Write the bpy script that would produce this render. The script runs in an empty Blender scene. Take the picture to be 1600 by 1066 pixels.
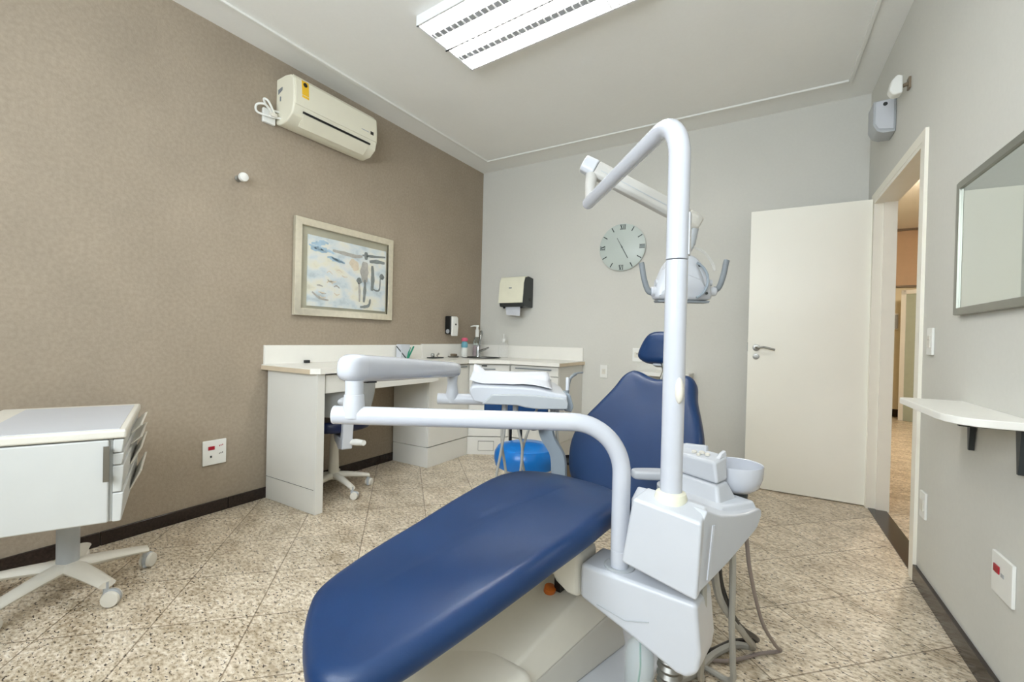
import bpy, bmesh, math, random
from mathutils import Vector, Matrix, noise as mnoise
random.seed(7)
S = bpy.context.scene
COL = S.collection
PI = math.pi
V = Vector

# ------------------------------------------------------------------ materials
def lin(c):
    return tuple((x/255/12.92 if x/255 <= .04045 else ((x/255+.055)/1.055)**2.4) for x in c)

def mat(name, rgb, rough=.45, metal=0.0, var=.03, scale=12, bump=0.0, bscale=200, spec=.5,
        emit=0, trans=0, alpha=1, coat=0, ior=1.45):
    m = bpy.data.materials.new(name); m.use_nodes = True
    nt = m.node_tree; b = nt.nodes['Principled BSDF']
    c = lin(rgb)
    if var > 0:
        tc = nt.nodes.new('ShaderNodeTexCoord')
        n = nt.nodes.new('ShaderNodeTexNoise'); n.inputs['Scale'].default_value = scale; n.inputs['Detail'].default_value = 4
        r = nt.nodes.new('ShaderNodeValToRGB')
        r.color_ramp.elements[0].position = .3; r.color_ramp.elements[1].position = .7
        r.color_ramp.elements[0].color = tuple(max(0, x*(1-var)) for x in c)+(1,)
        r.color_ramp.elements[1].color = tuple(min(1, x*(1+var)) for x in c)+(1,)
        nt.links.new(tc.outputs['Object'], n.inputs['Vector'])
        nt.links.new(n.outputs['Fac'], r.inputs['Fac'])
        nt.links.new(r.outputs['Color'], b.inputs['Base Color'])
        if bump > 0:
            n2 = nt.nodes.new('ShaderNodeTexNoise'); n2.inputs['Scale'].default_value = bscale; n2.inputs['Detail'].default_value = 3
            bp = nt.nodes.new('ShaderNodeBump'); bp.inputs['Strength'].default_value = bump; bp.inputs['Distance'].default_value = .002
            nt.links.new(tc.outputs['Object'], n2.inputs['Vector'])
            nt.links.new(n2.outputs['Fac'], bp.inputs['Height'])
            nt.links.new(bp.outputs['Normal'], b.inputs['Normal'])
    else:
        b.inputs['Base Color'].default_value = c+(1,)
    b.inputs['Roughness'].default_value = rough
    b.inputs['Metallic'].default_value = metal
    b.inputs['Specular IOR Level'].default_value = spec
    b.inputs['Transmission Weight'].default_value = trans
    b.inputs['Coat Weight'].default_value = coat
    b.inputs['IOR'].default_value = ior
    b.inputs['Alpha'].default_value = alpha
    if emit > 0:
        b.inputs['Emission Color'].default_value = c+(1,)
        b.inputs['Emission Strength'].default_value = emit
    return m

M = {}
M['white'] = mat('white_plastic', (200,203,208), .3, var=.012, coat=.1)
M['whiteg'] = mat('white_gloss_tube', (199,202,209), .18, var=.008, coat=.3)
M['cart'] = mat('white_cart_laminate', (202,203,199), .35, var=.012)
M['spring'] = mat('off_white_arm', (192,190,184), .4, var=.02)
M['skirt'] = mat('warm_grey_plastic', (200,197,188), .4, var=.02)
M['grey'] = mat('light_grey_plastic', (176,180,182), .4, var=.02)
M['shell'] = mat('chair_shell_grey', (150,152,150), .35, var=.02)
M['basin'] = mat('dark_steel_basin', (96,96,92), .35, .7, var=.05)
M['midgrey'] = mat('mid_grey_plastic', (128,134,138), .4, var=.03)
M['bluegrey'] = mat('blue_grey_plastic', (150,160,168), .4, var=.03)
M['cream'] = mat('cream_plastic', (222,218,206), .4, var=.02)
M['creamring'] = mat('aged_cream_plastic', (232,230,208), .45, var=.03)
M['acbody'] = mat('air_conditioner_cream', (232,228,208), .35, var=.01)
M['lam'] = mat('white_laminate', (226,225,218), .38, var=.015, scale=5)
M['lamtop'] = mat('white_worktop', (240,238,230), .3, var=.01)
M['edge'] = mat('beige_edge_band', (214,198,172), .5, var=.04)
M['door'] = mat('cream_door_paint', (246,244,232), .35, var=.01, scale=3)
M['jamb'] = mat('cream_frame_paint', (242,238,224), .4, var=.01)
M['black'] = mat('black_plastic', (18,19,20), .35, var=.05)
M['darkgrey'] = mat('dark_grey_plastic', (48,52,52), .4, var=.04)
M['gap'] = mat('dark_gap', (70,70,66), .6, var=.02)
M['chrome'] = mat('brushed_chrome', (190,192,192), .22, 1.0, var=.02)
M['steel'] = mat('satin_steel', (150,148,142), .35, 1.0, var=.03)
M['ltrim'] = mat('aluminium_trim', (150,150,140), .35, .8, var=.03)
M['leather'] = mat('navy_vinyl', (12,48,90), .40, var=.07, scale=7, bump=.12, bscale=420, spec=.5, coat=.05)
M['darknavy'] = mat('dark_navy_vinyl', (20,30,62), .3, var=.05, bump=.1, bscale=300)
M['blue'] = mat('bright_blue_vinyl', (12,112,192), .28, var=.05, scale=5, coat=.15)
M['blueback'] = mat('deep_blue_vinyl', (16,62,110), .35, var=.05)
M['red'] = mat('red_plastic', (168,16,40), .35, var=.03)
M['pink'] = mat('pink_plastic', (216,100,126), .35, var=.03)
M['liquid'] = mat('pale_soap_liquid', (226,196,202), .2, var=.03)
M['teal'] = mat('teal_print', (110,168,184), .4, var=.05)
M['green'] = mat('green_plastic', (20,130,100), .4, var=.05)
M['orange'] = mat('orange_plastic', (205,110,40), .4, var=.05)
M['yellow'] = mat('yellow_label', (238,190,40), .45, var=.03)
M['paper'] = mat('white_paper', (208,211,217), .8, var=.01, bump=.2, bscale=60)
M['hose'] = mat('grey_hose', (170,168,160), .4, var=.04)
M['hosed'] = mat('taupe_hose', (140,128,122), .4, var=.04)
M['cable'] = mat('black_cable', (30,28,28), .4, var=.05)
M['frame'] = mat('cream_wood_frame', (202,194,172), .5, var=.06, scale=30)
M['mount'] = mat('grey_picture_mount', (166,163,144), .6, var=.08, scale=6)
M['clock'] = mat('pale_clock_face', (196,206,200), .32, var=.03, scale=4, coat=.0)
M['ink'] = mat('dark_grey_ink', (52,62,62), .5, var=.03)
M['clear'] = mat('clear_plastic', (235,245,245), .05, var=0, trans=.95, ior=1.3)
M['water'] = mat('clear_bottle', (225,236,238), .05, var=0, alpha=.22, spec=.8, coat=.5)
M['acrylic'] = mat('clear_acrylic_shield', (248,250,250), .04, var=0, alpha=.14, coat=.3)
M['brown'] = mat('brown_bin_plastic', (126,112,92), .5, var=.05)
M['darkstone'] = mat('dark_brown_granite', (44,34,30), .18, var=.35, scale=90)
M['mirror'] = mat('mirror_silver', (214,220,216), .015, 1.0, var=0)
M['hallpeach'] = mat('peach_hall_paint', (206,178,148), .7, var=.02)
M['hallpale'] = mat('pale_hall_paint', (226,216,186), .6, var=.02)
M['hallwhite'] = mat('hall_white', (236,236,230), .4, var=.01)
M['glassdoor'] = mat('frosted_hall_glass', (176,186,170), .25, var=.03)
M['louver'] = mat('white_enamel_reflector', (240,242,244), .3, var=.01)
M['strip'] = mat('grey_lamp_strip', (150,153,156), .5, var=.02)
M['tube'] = mat('fluorescent_tube', (255,252,246), .4, var=0, emit=42)
M['halltube'] = mat('added_lamp_diffuser', (255,240,222), .4, var=0, emit=150)  # glow of the lamp added to brighten the hall
M['bead'] = mat('ceiling_bead_white', (238,238,232), .6, var=.01)

def wall_mat(name, rgb, blotch=.05, bump=.25, bscale=140, fine=.05, rough=.75):
    m = mat(name, rgb, rough, var=blotch, scale=3.2, bump=bump, bscale=bscale)
    nt = m.node_tree; b = nt.nodes['Principled BSDF']
    src = b.inputs['Base Color'].links[0].from_socket
    tc = [n for n in nt.nodes if n.type == 'TEX_COORD'][0]
    n = nt.nodes.new('ShaderNodeTexNoise'); n.inputs['Scale'].default_value = 55; n.inputs['Detail'].default_value = 6
    r = nt.nodes.new('ShaderNodeValToRGB')
    r.color_ramp.elements[0].color = (1-fine,)*3+(1,); r.color_ramp.elements[1].color = (1+fine,)*3+(1,)
    r.color_ramp.elements[0].position = .35; r.color_ramp.elements[1].position = .65
    mx = nt.nodes.new('ShaderNodeMix'); mx.data_type = 'RGBA'; mx.blend_type = 'MULTIPLY'; mx.inputs[0].default_value = 1
    nt.links.new(tc.outputs['Object'], n.inputs['Vector']); nt.links.new(n.outputs['Fac'], r.inputs['Fac'])
    nt.links.new(src, mx.inputs[6]); nt.links.new(r.outputs['Color'], mx.inputs[7])
    nt.links.new(mx.outputs[2], b.inputs['Base Color'])
    return m
M['taupe'] = wall_mat('taupe_textured_wallpaper', (160,147,129), .05, .5, 130, .07)
M['wallw'] = wall_mat('grey_white_wall_paint', (212,211,203), .01, .08, 90, .01)
M['ceil'] = wall_mat('white_ceiling_paint', (244,244,240), .008, .05, 60, .006)

def granite(name, tint=(1,1,1), grout=True):
    m = bpy.data.materials.new(name); m.use_nodes = True
    nt = m.node_tree; b = nt.nodes['Principled BSDF']; L = nt.links.new
    def N(t, **k):
        n = nt.nodes.new(t)
        for a, v in k.items(): n.inputs[a].default_value = v
        return n
    tc = N('ShaderNodeTexCoord')
    def ramp(src, stops):
        r = N('ShaderNodeValToRGB'); e = r.color_ramp.elements
        while len(e) < len(stops): e.new(.5)
        for x, (p, c) in zip(e, stops): x.position = p; x.color = (lin(c) if max(c) > 2 else tuple(c))+(1,)
        L(src, r.inputs['Fac']); return r.outputs['Color']
    def mix(a, bb, fac, mode='MIX'):
        x = N('ShaderNodeMix'); x.data_type = 'RGBA'; x.blend_type = mode
        if hasattr(fac, 'links'): L(fac, x.inputs[0])
        else: x.inputs[0].default_value = fac
        L(a, x.inputs[6]); L(bb, x.inputs[7]); return x.outputs[2]
    mp = N('ShaderNodeMapping'); mp.inputs['Rotation'].default_value = (0,0,.55); mp.inputs['Scale'].default_value = (1,1.7,1)
    L(tc.outputs['Object'], mp.inputs['Vector'])
    n1 = N('ShaderNodeTexNoise', Scale=40.0, Detail=6.0, Roughness=.68); L(mp.outputs[0], n1.inputs['Vector'])
    base = ramp(n1.outputs['Fac'], [(.31,(128,111,90)),(.43,(204,189,165)),(.55,(232,222,204)),(.70,(248,243,233))])
    n2 = N('ShaderNodeTexNoise', Scale=5.0, Detail=4.0, Roughness=.6); L(mp.outputs[0], n2.inputs['Vector'])
    big = ramp(n2.outputs['Fac'], [(.32,(.68,.63,.56)),(.5,(.92,.90,.86)),(.66,(1.06,1.05,1.04))])
    c = mix(base, big, 1.0, 'MULTIPLY')
    n3 = N('ShaderNodeTexNoise', Scale=66.0, Detail=2.0, Roughness=.5); L(mp.outputs[0], n3.inputs['Vector'])
    spk = ramp(n3.outputs['Fac'], [(.36,(1,1,1)),(.41,(0,0,0))])
    n4 = N('ShaderNodeTexNoise', Scale=16.0, Detail=3.0); L(mp.outputs[0], n4.inputs['Vector'])
    msk = ramp(n4.outputs['Fac'], [(.36,(.25,.25,.25)),(.56,(1,1,1))])
    spk = mix(spk, msk, 1.0, 'MULTIPLY')
    rgb = N('ShaderNodeRGB'); rgb.outputs[0].default_value = lin((50,40,32))+(1,)
    c = mix(c, rgb.outputs[0], spk)
    if grout:
        m2 = N('ShaderNodeMapping'); m2.inputs['Location'].default_value = (-.157+.3536*3, .17+.3536*3, 0); m2.inputs['Rotation'].default_value = (0,0,-PI/4)
        L(tc.outputs['Object'], m2.inputs['Vector'])
        br = N('ShaderNodeTexBrick'); br.offset = 0; br.squash = 1
        br.inputs['Scale'].default_value = 1.0
        br.inputs['Brick Width'].default_value = .3536; br.inputs['Row Height'].default_value = .3536
        br.inputs['Mortar Size'].default_value = .0030; br.inputs['Mortar Smooth'].default_value = .2
        br.inputs['Color1'].default_value = (.86,.85,.83,1); br.inputs['Color2'].default_value = (1.0,.99,.98,1); br.inputs['Mortar'].default_value = (.42,.38,.33,1)
        L(m2.outputs[0], br.inputs['Vector'])
        c = mix(c, br.outputs['Color'], 1.0, 'MULTIPLY')
    L(c, b.inputs['Base Color'])
    b.inputs['Roughness'].default_value = .32
    b.inputs['Specular IOR Level'].default_value = .45
    return m
M['granite'] = granite('beige_granite_tiles')

def painting_mat():
    m = bpy.data.materials.new('abstract_watercolour'); m.use_nodes = True
    nt = m.node_tree; b = nt.nodes['Principled BSDF']; L = nt.links.new
    tc = nt.nodes.new('ShaderNodeTexCoord')
    mp = nt.nodes.new('ShaderNodeMapping'); mp.inputs['Scale'].default_value = (4,3.0,5)
    n = nt.nodes.new('ShaderNodeTexNoise'); n.inputs['Scale'].default_value = 2.2; n.inputs['Detail'].default_value = 8; n.inputs['Distortion'].default_value = .15
    r = nt.nodes.new('ShaderNodeValToRGB'); e = r.color_ramp.elements
    stops = [(.3,(176,188,192)),(.42,(204,214,216)),(.52,(220,222,216)),(.62,(224,222,204)),(.75,(206,202,184))]
    while len(e) < len(stops): e.new(.5)
    for x, (p, c) in zip(e, stops): x.position = p; x.color = lin(c)+(1,)
    L(tc.outputs['Object'], mp.inputs['Vector']); L(mp.outputs[0], n.inputs['Vector'])
    L(n.outputs['Fac'], r.inputs['Fac']); L(r.outputs['Color'], b.inputs['Base Color'])
    b.inputs['Roughness'].default_value = .8
    return m
M['painting'] = painting_mat()
M['pskyblue'] = mat('pale_blue_wash', (166,192,208), .8, var=.12, scale=20)
M['pgrey'] = mat('grey_brown_wash', (172,170,162), .8, var=.15, scale=25)
M['pdark'] = mat('dark_grey_brushwork', (128,134,132), .8, var=.15, scale=30)
M['ppeach'] = mat('peach_wash', (212,200,178), .8, var=.1, scale=20)

# ------------------------------------------------------------------ mesh helpers
class MB:
    def __init__(s): s.bm = bmesh.new()
    def face(s, vs):
        try: return s.bm.faces.new(vs)
        except ValueError: return None
    def poly(s, pts):
        return s.face([s.bm.verts.new(p) for p in pts])
    def hexa(s, p):          # 8 points: bottom 4, top 4 (same winding)
        v = [s.bm.verts.new(q) for q in p]
        for f in ((3,2,1,0),(4,5,6,7),(0,1,5,4),(1,2,6,5),(2,3,7,6),(3,0,4,7)): s.face([v[i] for i in f])
        return s
    def box(s, a, b):
        x0,x1 = sorted((a[0],b[0])); y0,y1 = sorted((a[1],b[1])); z0,z1 = sorted((a[2],b[2]))
        return s.hexa([(x0,y0,z0),(x1,y0,z0),(x1,y1,z0),(x0,y1,z0),(x0,y0,z1),(x1,y0,z1),(x1,y1,z1),(x0,y1,z1)])
    def obox(s, c, ax, ay, az, hx, hy, hz):   # oriented box from centre, unit axes, half sizes
        c = V(c); ax, ay, az = V(ax)*hx, V(ay)*hy, V(az)*hz
        return s.hexa([c-ax-ay-az, c+ax-ay-az, c+ax+ay-az, c-ax+ay-az, c-ax-ay+az, c+ax-ay+az, c+ax+ay+az, c-ax+ay+az])
    def prism(s, pts, vec):  # planar polygon swept along vec
        vec = V(vec); a = [s.bm.verts.new(V(p)) for p in pts]; b = [s.bm.verts.new(V(p)+vec) for p in pts]
        s.face(a[::-1]); s.face(b); n = len(a)
        for i in range(n): s.face([a[i], a[(i+1)%n], b[(i+1)%n], b[i]])
        return s
    def loft(s, rings, cap=True, closed=True):
        vr = [[s.bm.verts.new(V(p)) for p in r] for r in rings]
        n = len(vr[0])
        for k in range(len(vr)-1):
            for i in range(n if closed else n-1):
                s.face([vr[k][i], vr[k][(i+1)%n], vr[k+1][(i+1)%n], vr[k+1][i]])
        if cap and closed:
            s.face(vr[0][::-1]); s.face(vr[-1])
        return s
    def tube(s, path, r, n=14, cap=True):
        P = [V(p) for p in path]; m = len(P)
        R = r if isinstance(r, (list, tuple)) else [r]*m
        T = []
        for i in range(m):
            a = P[max(0,i-1)]; b = P[min(m-1,i+1)]; T.append((b-a).normalized())
        up = V((0,0,1)) if abs(T[0].z) < .9 else V((1,0,0))
        nrm = (up - T[0]*up.dot(T[0])).normalized()
        rings = []
        for i in range(m):
            if i: 
                nrm = nrm - T[i]*nrm.dot(T[i])
                nrm.normalize()
            bi = T[i].cross(nrm)
            rings.append([P[i]+(nrm*math.cos(2*PI*k/n)+bi*math.sin(2*PI*k/n))*R[i] for k in range(n)])
        return s.loft(rings, cap)
    def lathe(s, prof, c=(0,0,0), axis=(0,0,1), n=24, cap=True):   # prof: (radius, height)
        ax = V(axis).normalized(); t = V((1,0,0)) if abs(ax.x) < .9 else V((0,1,0))
        u = (t - ax*t.dot(ax)).normalized(); w = ax.cross(u); c = V(c)
        rings = [[c+ax*h+(u*math.cos(2*PI*k/n)+w*math.sin(2*PI*k/n))*max(r,1e-4) for k in range(n)] for r, h in prof]
        return s.loft(rings, cap)
    def ball(s, c, rx, ry=None, rz=None, n=14, m=9, rot=None):
        ry = ry or rx; rz = rz or rx; c = V(c); rings = []
        for j in range(m+1):
            th = PI*j/m; sn = max(math.sin(th), .002)
            ring = []
            for k in range(n):
                p = V((rx*sn*math.cos(2*PI*k/n), ry*sn*math.sin(2*PI*k/n), -rz*math.cos(th)))
                if rot: p = rot @ p
                ring.append(c+p)
            rings.append(ring)
        return s.loft(rings)
    def pillow(s, outline, f, t, r, axis=None, puff=0.0, steps=5, back=.7):
        """closed outline (2D, CCW) -> cushion. f(a,b,h) maps to world; h=0 is the top plane, -t the bottom.
        r = edge roll; axis=(p,q) medial segment the inner rings shrink to."""
        n = len(outline); O = [V((p[0],p[1])) for p in outline]
        nor = []
        for i in range(n):
            d = (O[(i+1)%n]-O[i-1]).normalized(); nor.append(V((-d.y, d.x)))   # inward for CCW
        def off(k): return [O[i]+nor[i]*k for i in range(n)]
        rings = []
        rb = r*back
        flat = off(rb)
        rings.append(([p for p in flat], -t))
        for j in range(1, steps+1):
            a = PI/2*j/steps
            rings.append((off(rb*(1-math.sin(a))), -t+rb*(1-math.cos(a))))
        for j in range(1, steps+1):
            a = PI/2*j/steps
            rings.append((off(r*(1-math.cos(a))), -r+r*math.sin(a)))
        base = off(r)
        A, B = V(axis[0]), V(axis[1])
        def med(p):
            d = B-A; L = d.length_squared
            u = 0 if L == 0 else max(0, min(1, (p-A).dot(d)/L)); return A+d*u
        for q in (.86,.7,.52,.34,.2):
            rings.append(([med(p)+(p-med(p))*q for p in base], puff*(1-q*q)))
        vr = [[s.bm.verts.new(f(p.x, p.y, h)) for p in pts] for pts, h in rings]
        for k in range(len(vr)-1):
            for i in range(n): s.face([vr[k][i], vr[k][(i+1)%n], vr[k+1][(i+1)%n], vr[k+1][i]])
        for ring in (vr[0], vr[-1]):
            i, j = 0, n-1                      # zip the two sides of the closing ring together
            L0 = max(range(n), key=lambda q_: (O[q_]-B).dot(A-B)) if (A-B).length > 1e-6 else 0
            ring = ring[L0:]+ring[:L0]
            i, j = 0, n
            while j-i > 2:
                s.face([ring[i%n], ring[(i+1)%n], ring[(j-1)%n], ring[j%n]] if j-i > 3 else [ring[i%n], ring[(i+1)%n], ring[(i+2)%n]] )
                i += 1; j -= 1
                if j-i == 2:
                    s.face([ring[i%n], ring[(i+1)%n], ring[j%n]]); break
        return s

ROOTM = {}
def mtx(o):
    while o.parent is not None: o = o.parent
    return ROOTM.get(o.name, Matrix.Identity(4))
def build(name, mb, m, parent=None, world=True, bevel=0, seg=2, sub=0, sharp=38, smooth=True):
    bm = mb.bm
    bmesh.ops.remove_doubles(bm, verts=bm.verts, dist=1e-6)
    bmesh.ops.recalc_face_normals(bm, faces=bm.faces)
    if parent is not None and world: bm.transform(mtx(parent).inverted())
    for f in bm.faces: f.smooth = smooth
    if smooth and not sub:
        for e in bm.edges:
            if len(e.link_faces) == 2 and e.calc_face_angle(0) > math.radians(sharp): e.smooth = False
    me = bpy.data.meshes.new(name); bm.to_mesh(me); bm.free()
    me.materials.append(m)
    o = bpy.data.objects.new(name, me); COL.objects.link(o)
    if parent is not None: o.parent = parent
    if bevel:
        b = o.modifiers.new('edge', 'BEVEL'); b.width = bevel; b.segments = seg; b.limit_method = 'ANGLE'; b.angle_limit = math.radians(32); b.harden_normals = True
    if sub:
        q = o.modifiers.new('sub', 'SUBSURF'); q.levels = sub; q.render_levels = sub
    return o
def thing(name, label, cat, loc=(0,0,0), rz=0, group=None):
    o = bpy.data.objects.new(name, None); COL.objects.link(o)
    o.empty_display_size = .1
    o.location = loc; o.rotation_euler = (0,0,rz)
    o['label'] = label; o['category'] = cat
    if group: o['group'] = group
    ROOTM[o.name] = Matrix.Translation(V(loc)) @ Matrix.Rotation(rz, 4, 'Z')
    return o
def tag(o, label, cat, group=None):
    o['label'] = label; o['category'] = cat
    if group: o['group'] = group
    return o
def struct(o): o['kind'] = 'structure'; return o
def lab(o, l): o['label'] = l; return o

def spline(pts, n=8):   # Catmull-Rom through points
    P = [V(p) for p in pts]; out = []
    P = [P[0]*2-P[1]]+P+[P[-1]*2-P[-2]]
    for i in range(1, len(P)-2):
        a,b,c,d = P[i-1:i+3]
        for k in range(n):
            t = k/n
            out.append(.5*((2*b)+(c-a)*t+(2*a-5*b+4*c-d)*t*t+(3*b-a-3*c+d)*t**3))
    out.append(P[-2]); return out
def spl2(pts, n=8, closed=True):
    P = [V((p[0],p[1])) for p in pts]; N = len(P); out = []
    for i in range(N):
        a,b,c,d = P[(i-1)%N],P[i],P[(i+1)%N],P[(i+2)%N]
        for k in range(n):
            t = k/n
            out.append(.5*((2*b)+(c-a)*t+(2*a-5*b+4*c-d)*t*t+(3*b-a-3*c+d)*t**3))
    return out
def fillet(pts, rad, n=8):   # polyline with rounded corners
    P = [V(p) for p in pts]; out = [P[0]]
    for i in range(1, len(P)-1):
        a = (P[i-1]-P[i]); b = (P[i+1]-P[i]); ang = a.angle(b)
        d = min(rad/math.tan(ang/2), a.length*.49, b.length*.49)
        r = d*math.tan(ang/2); a.normalize(); b.normalize()
        bis = (a+b).normalized(); c = P[i]+bis*(r/math.sin(ang/2))
        s0 = P[i]+a*d-c; s1 = P[i]+b*d-c
        tot = s0.angle(s1)
        for k in range(n+1):
            t = k/n
            out.append(c+(s0*math.sin((1-t)*tot)+s1*math.sin(t*tot))/math.sin(tot))
    out.append(P[-1]); return out
def rrect(w, h, r, n=5, cx=0, cy=0):
    out = []
    for sx, sy, a0 in ((1,1,0),(-1,1,PI/2),(-1,-1,PI),(1,-1,3*PI/2)):
        for k in range(n+1):
            a = a0+PI/2*k/n
            out.append((cx+sx*(w/2-r)+r*math.cos(a), cy+sy*(h/2-r)+r*math.sin(a)))
    return out

# ------------------------------------------------------------------ camera
f_px, yaw, pitch, roll = 705.552, -.5495, -.0078, .023
fwd = V((math.sin(yaw)*math.cos(pitch), math.cos(yaw)*math.cos(pitch), math.sin(pitch)))
rt0 = V((math.cos(yaw), -math.sin(yaw), 0)); up0 = rt0.cross(fwd)
rt = rt0*math.cos(roll)+up0*math.sin(roll); up = up0*math.cos(roll)-rt0*math.sin(roll)
cam = bpy.data.cameras.new('camera'); co = bpy.data.objects.new('camera', cam); COL.objects.link(co)
mw = Matrix((( rt.x, up.x, -fwd.x, 0), (rt.y, up.y, -fwd.y, 0), (rt.z, up.z, -fwd.z, 1.12), (0,0,0,1)))
co.matrix_world = mw
cam.sensor_width = 36; cam.lens = f_px/1600*36; cam.clip_start = .02; cam.clip_end = 60
S.camera = co

# ------------------------------------------------------------------ room
XL, YB, H, YF = -3.0, 4.199, 2.973, -1.0
SL = -.0506
def xr(y, off=0): return .477+SL*(y-YB)-off      # room face of the wall with the doorway (slightly out of square)
RN = V((1, -SL, 0)).normalized()                  # its outward normal
WT = .10
mb = MB(); mb.box((XL-.1,YF-.1,-.05),(1.0,YB+.1,0)); struct(build('floor', mb, M['granite'], smooth=False))
mb = MB(); mb.box((XL-.1,YF-.1,H),(1.0,YB+.1,H+.08)); struct(build('ceiling', mb, M['ceil'], smooth=False))
mb = MB(); mb.box((XL-.1,YF-.1,0),(XL,YB+.1,H)); struct(build('wall_left', mb, M['taupe'], smooth=False))
mb = MB(); mb.box((XL,YB,0),(.6,YB+.1,H)); struct(build('wall_back', mb, M['wallw'], smooth=False))
DY0, DY1, DZ = 2.905, 3.955, 2.115
mb = MB()
def rseg(mb, y0, y1, z0, z1, o0=0, o1=-WT):
    mb.hexa([(xr(y0,o0),y0,z0),(xr(y0,o1),y0,z0),(xr(y1,o1),y1,z0),(xr(y1,o0),y1,z0),
             (xr(y0,o0),y0,z1),(xr(y0,o1),y0,z1),(xr(y1,o1),y1,z1),(xr(y1,o0),y1,z1)])
rseg(mb, YF, DY0, 0, H); rseg(mb, DY1, YB+.1, 0, H); rseg(mb, DY0, DY1, DZ, H)
struct(build('wall_right', mb, M['wallw'], smooth=False))
# wall behind the camera; unseen window added to light the room
WX0, WX1, WZ0, WZ1 = -1.9, .3, 1.35, 2.65
mb = MB()
mb.box((XL,YF-.1,0),(WX0,YF,H)); mb.box((WX1,YF-.1,0),(.85,YF,H)); mb.box((WX0,YF-.1,0),(WX1,YF,WZ0)); mb.box((WX0,YF-.1,WZ1),(WX1,YF,H))
struct(build('wall_front', mb, M['wallw'], smooth=False))
mb = MB()
mb.box((WX0,YF-.08,WZ0),(WX0+.04,YF-.03,WZ1)); mb.box((WX1-.04,YF-.08,WZ0),(WX1,YF-.03,WZ1))
mb.box((WX0,YF-.08,WZ0),(WX1,YF-.03,WZ0+.04)); mb.box((WX0,YF-.08,WZ1-.04),(WX1,YF-.03,WZ1)); mb.box((-.82,YF-.08,WZ0),(-.78,YF-.03,WZ1))
struct(build('added_window', mb, M['hallwhite'], smooth=False))
# baseboards
BH = .072
mb = MB()
for k in range(-1, 8):
    y0 = .24+k*.62-.6; y1 = y0+.616
    mb.box((XL,max(y0,YF),0),(XL+.014,min(y1,YB),BH))
struct(build('baseboard_left', mb, M['darkstone'], bevel=.003))
mb = MB(); rseg(mb, YF, 2.845, 0, BH+.01, .016, 0); struct(build('baseboard_right', mb, M['darkstone'], bevel=.003))
mb = MB(); mb.box((-1.74,YB-.014,0),(.45,YB,BH)); struct(build('baseboard_back', mb, M['darkstone'], bevel=.003))
# ceiling bead
bd = .175
mb = MB()
mb.box((XL+.24,YF,H-.016),(XL+.262,3.9,H)); mb.box((XL+.24,3.9,H-.016),(xr(3.9,bd),3.922,H)); rseg(mb, YF, 3.922, H-.016, H, bd, bd-.022)
struct(build('trim_1', mb, M['bead'], bevel=.004))
# door frame
mb = MB()
tw = .05
rseg(mb, DY0-tw, DY0, 0, DZ+tw, .014, 0); rseg(mb, DY1, DY1+tw, 0, DZ+tw, .014, 0); rseg(mb, DY0, DY1, DZ, DZ+tw, .014, 0)
rseg(mb, DY0, DY0+.022, 0, DZ, .012, -WT-.012); rseg(mb, DY1-.022, DY1, 0, DZ, .012, -WT-.012); rseg(mb, DY0, DY1, DZ-.022, DZ, .012, -WT-.012)
rseg(mb, DY1-.034, DY1-.02, 0, DZ-.02, -.04, -WT-.012); rseg(mb, DY0+.02, DY0+.034, 0, DZ-.02, -.04, -WT-.012)
struct(build('trim_2', mb, M['jamb'], bevel=.002))
mb = MB(); rseg(mb, DY0, DY1, -.01, .006, 0, -WT); struct(build('trim_3', mb, M['darkstone'], bevel=.001))
# open door leaf
root = thing('door_1', 'open cream flush door standing against the back wall', 'door', (.475,3.985,0)); root['kind'] = 'structure'
da = V((-.748,-.02,0)); dl = da.length; dx = da.normalized(); dn = V((dx.y,-dx.x,0)); dn = dn if dn.y < 0 else -dn
h0 = V((.478,3.985,0))
DT = 2.135
mb = MB(); mb.obox(h0+dx*dl/2+V((0,0,(DT+.006)/2)), dx, dn, (0,0,1), dl/2, .0175, (DT-.006)/2); build('door_leaf', mb, M['door'], root, bevel=.002)
hp = h0+dx*(dl-.058)+dn*.0175+V((0,0,1.085))
mb = MB(); mb.lathe([(.024,0),(.026,.003),(.024,.009),(.012,.011)], hp, dn, 20)
mb.tube(fillet([hp+dn*.008, hp+dn*.05, hp+dn*.05-dx*.05+V((0,0,.006)), hp+dn*.046-dx*.125+V((0,0,-.012))], .018), .008, 10)
lab(build('door_handle', mb, M['steel'], root), 'satin steel lever handle')
kp = hp-V((0,0,.068))
mb = MB(); mb.lathe([(.022,0),(.023,.003),(.021,.007),(.009,.008),(.009,.006),(.002,.006)], kp, dn, 18); build('key_rosette', mb, M['steel'], root)
mb = MB(); mb.obox(h0+dx*(dl+.001)+V((0,0,1.09)), dx, dn, (0,0,1), .003, .008, .035); build('latch_plate', mb, M['steel'], root)
mb = MB()
for z in (.25,1.05,1.85): mb.lathe([(.008,0),(.008,.09)], h0+dn*.02+V((.006,0,z)), (0,0,1), 10)
build('hinge', mb, M['steel'], root)

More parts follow.
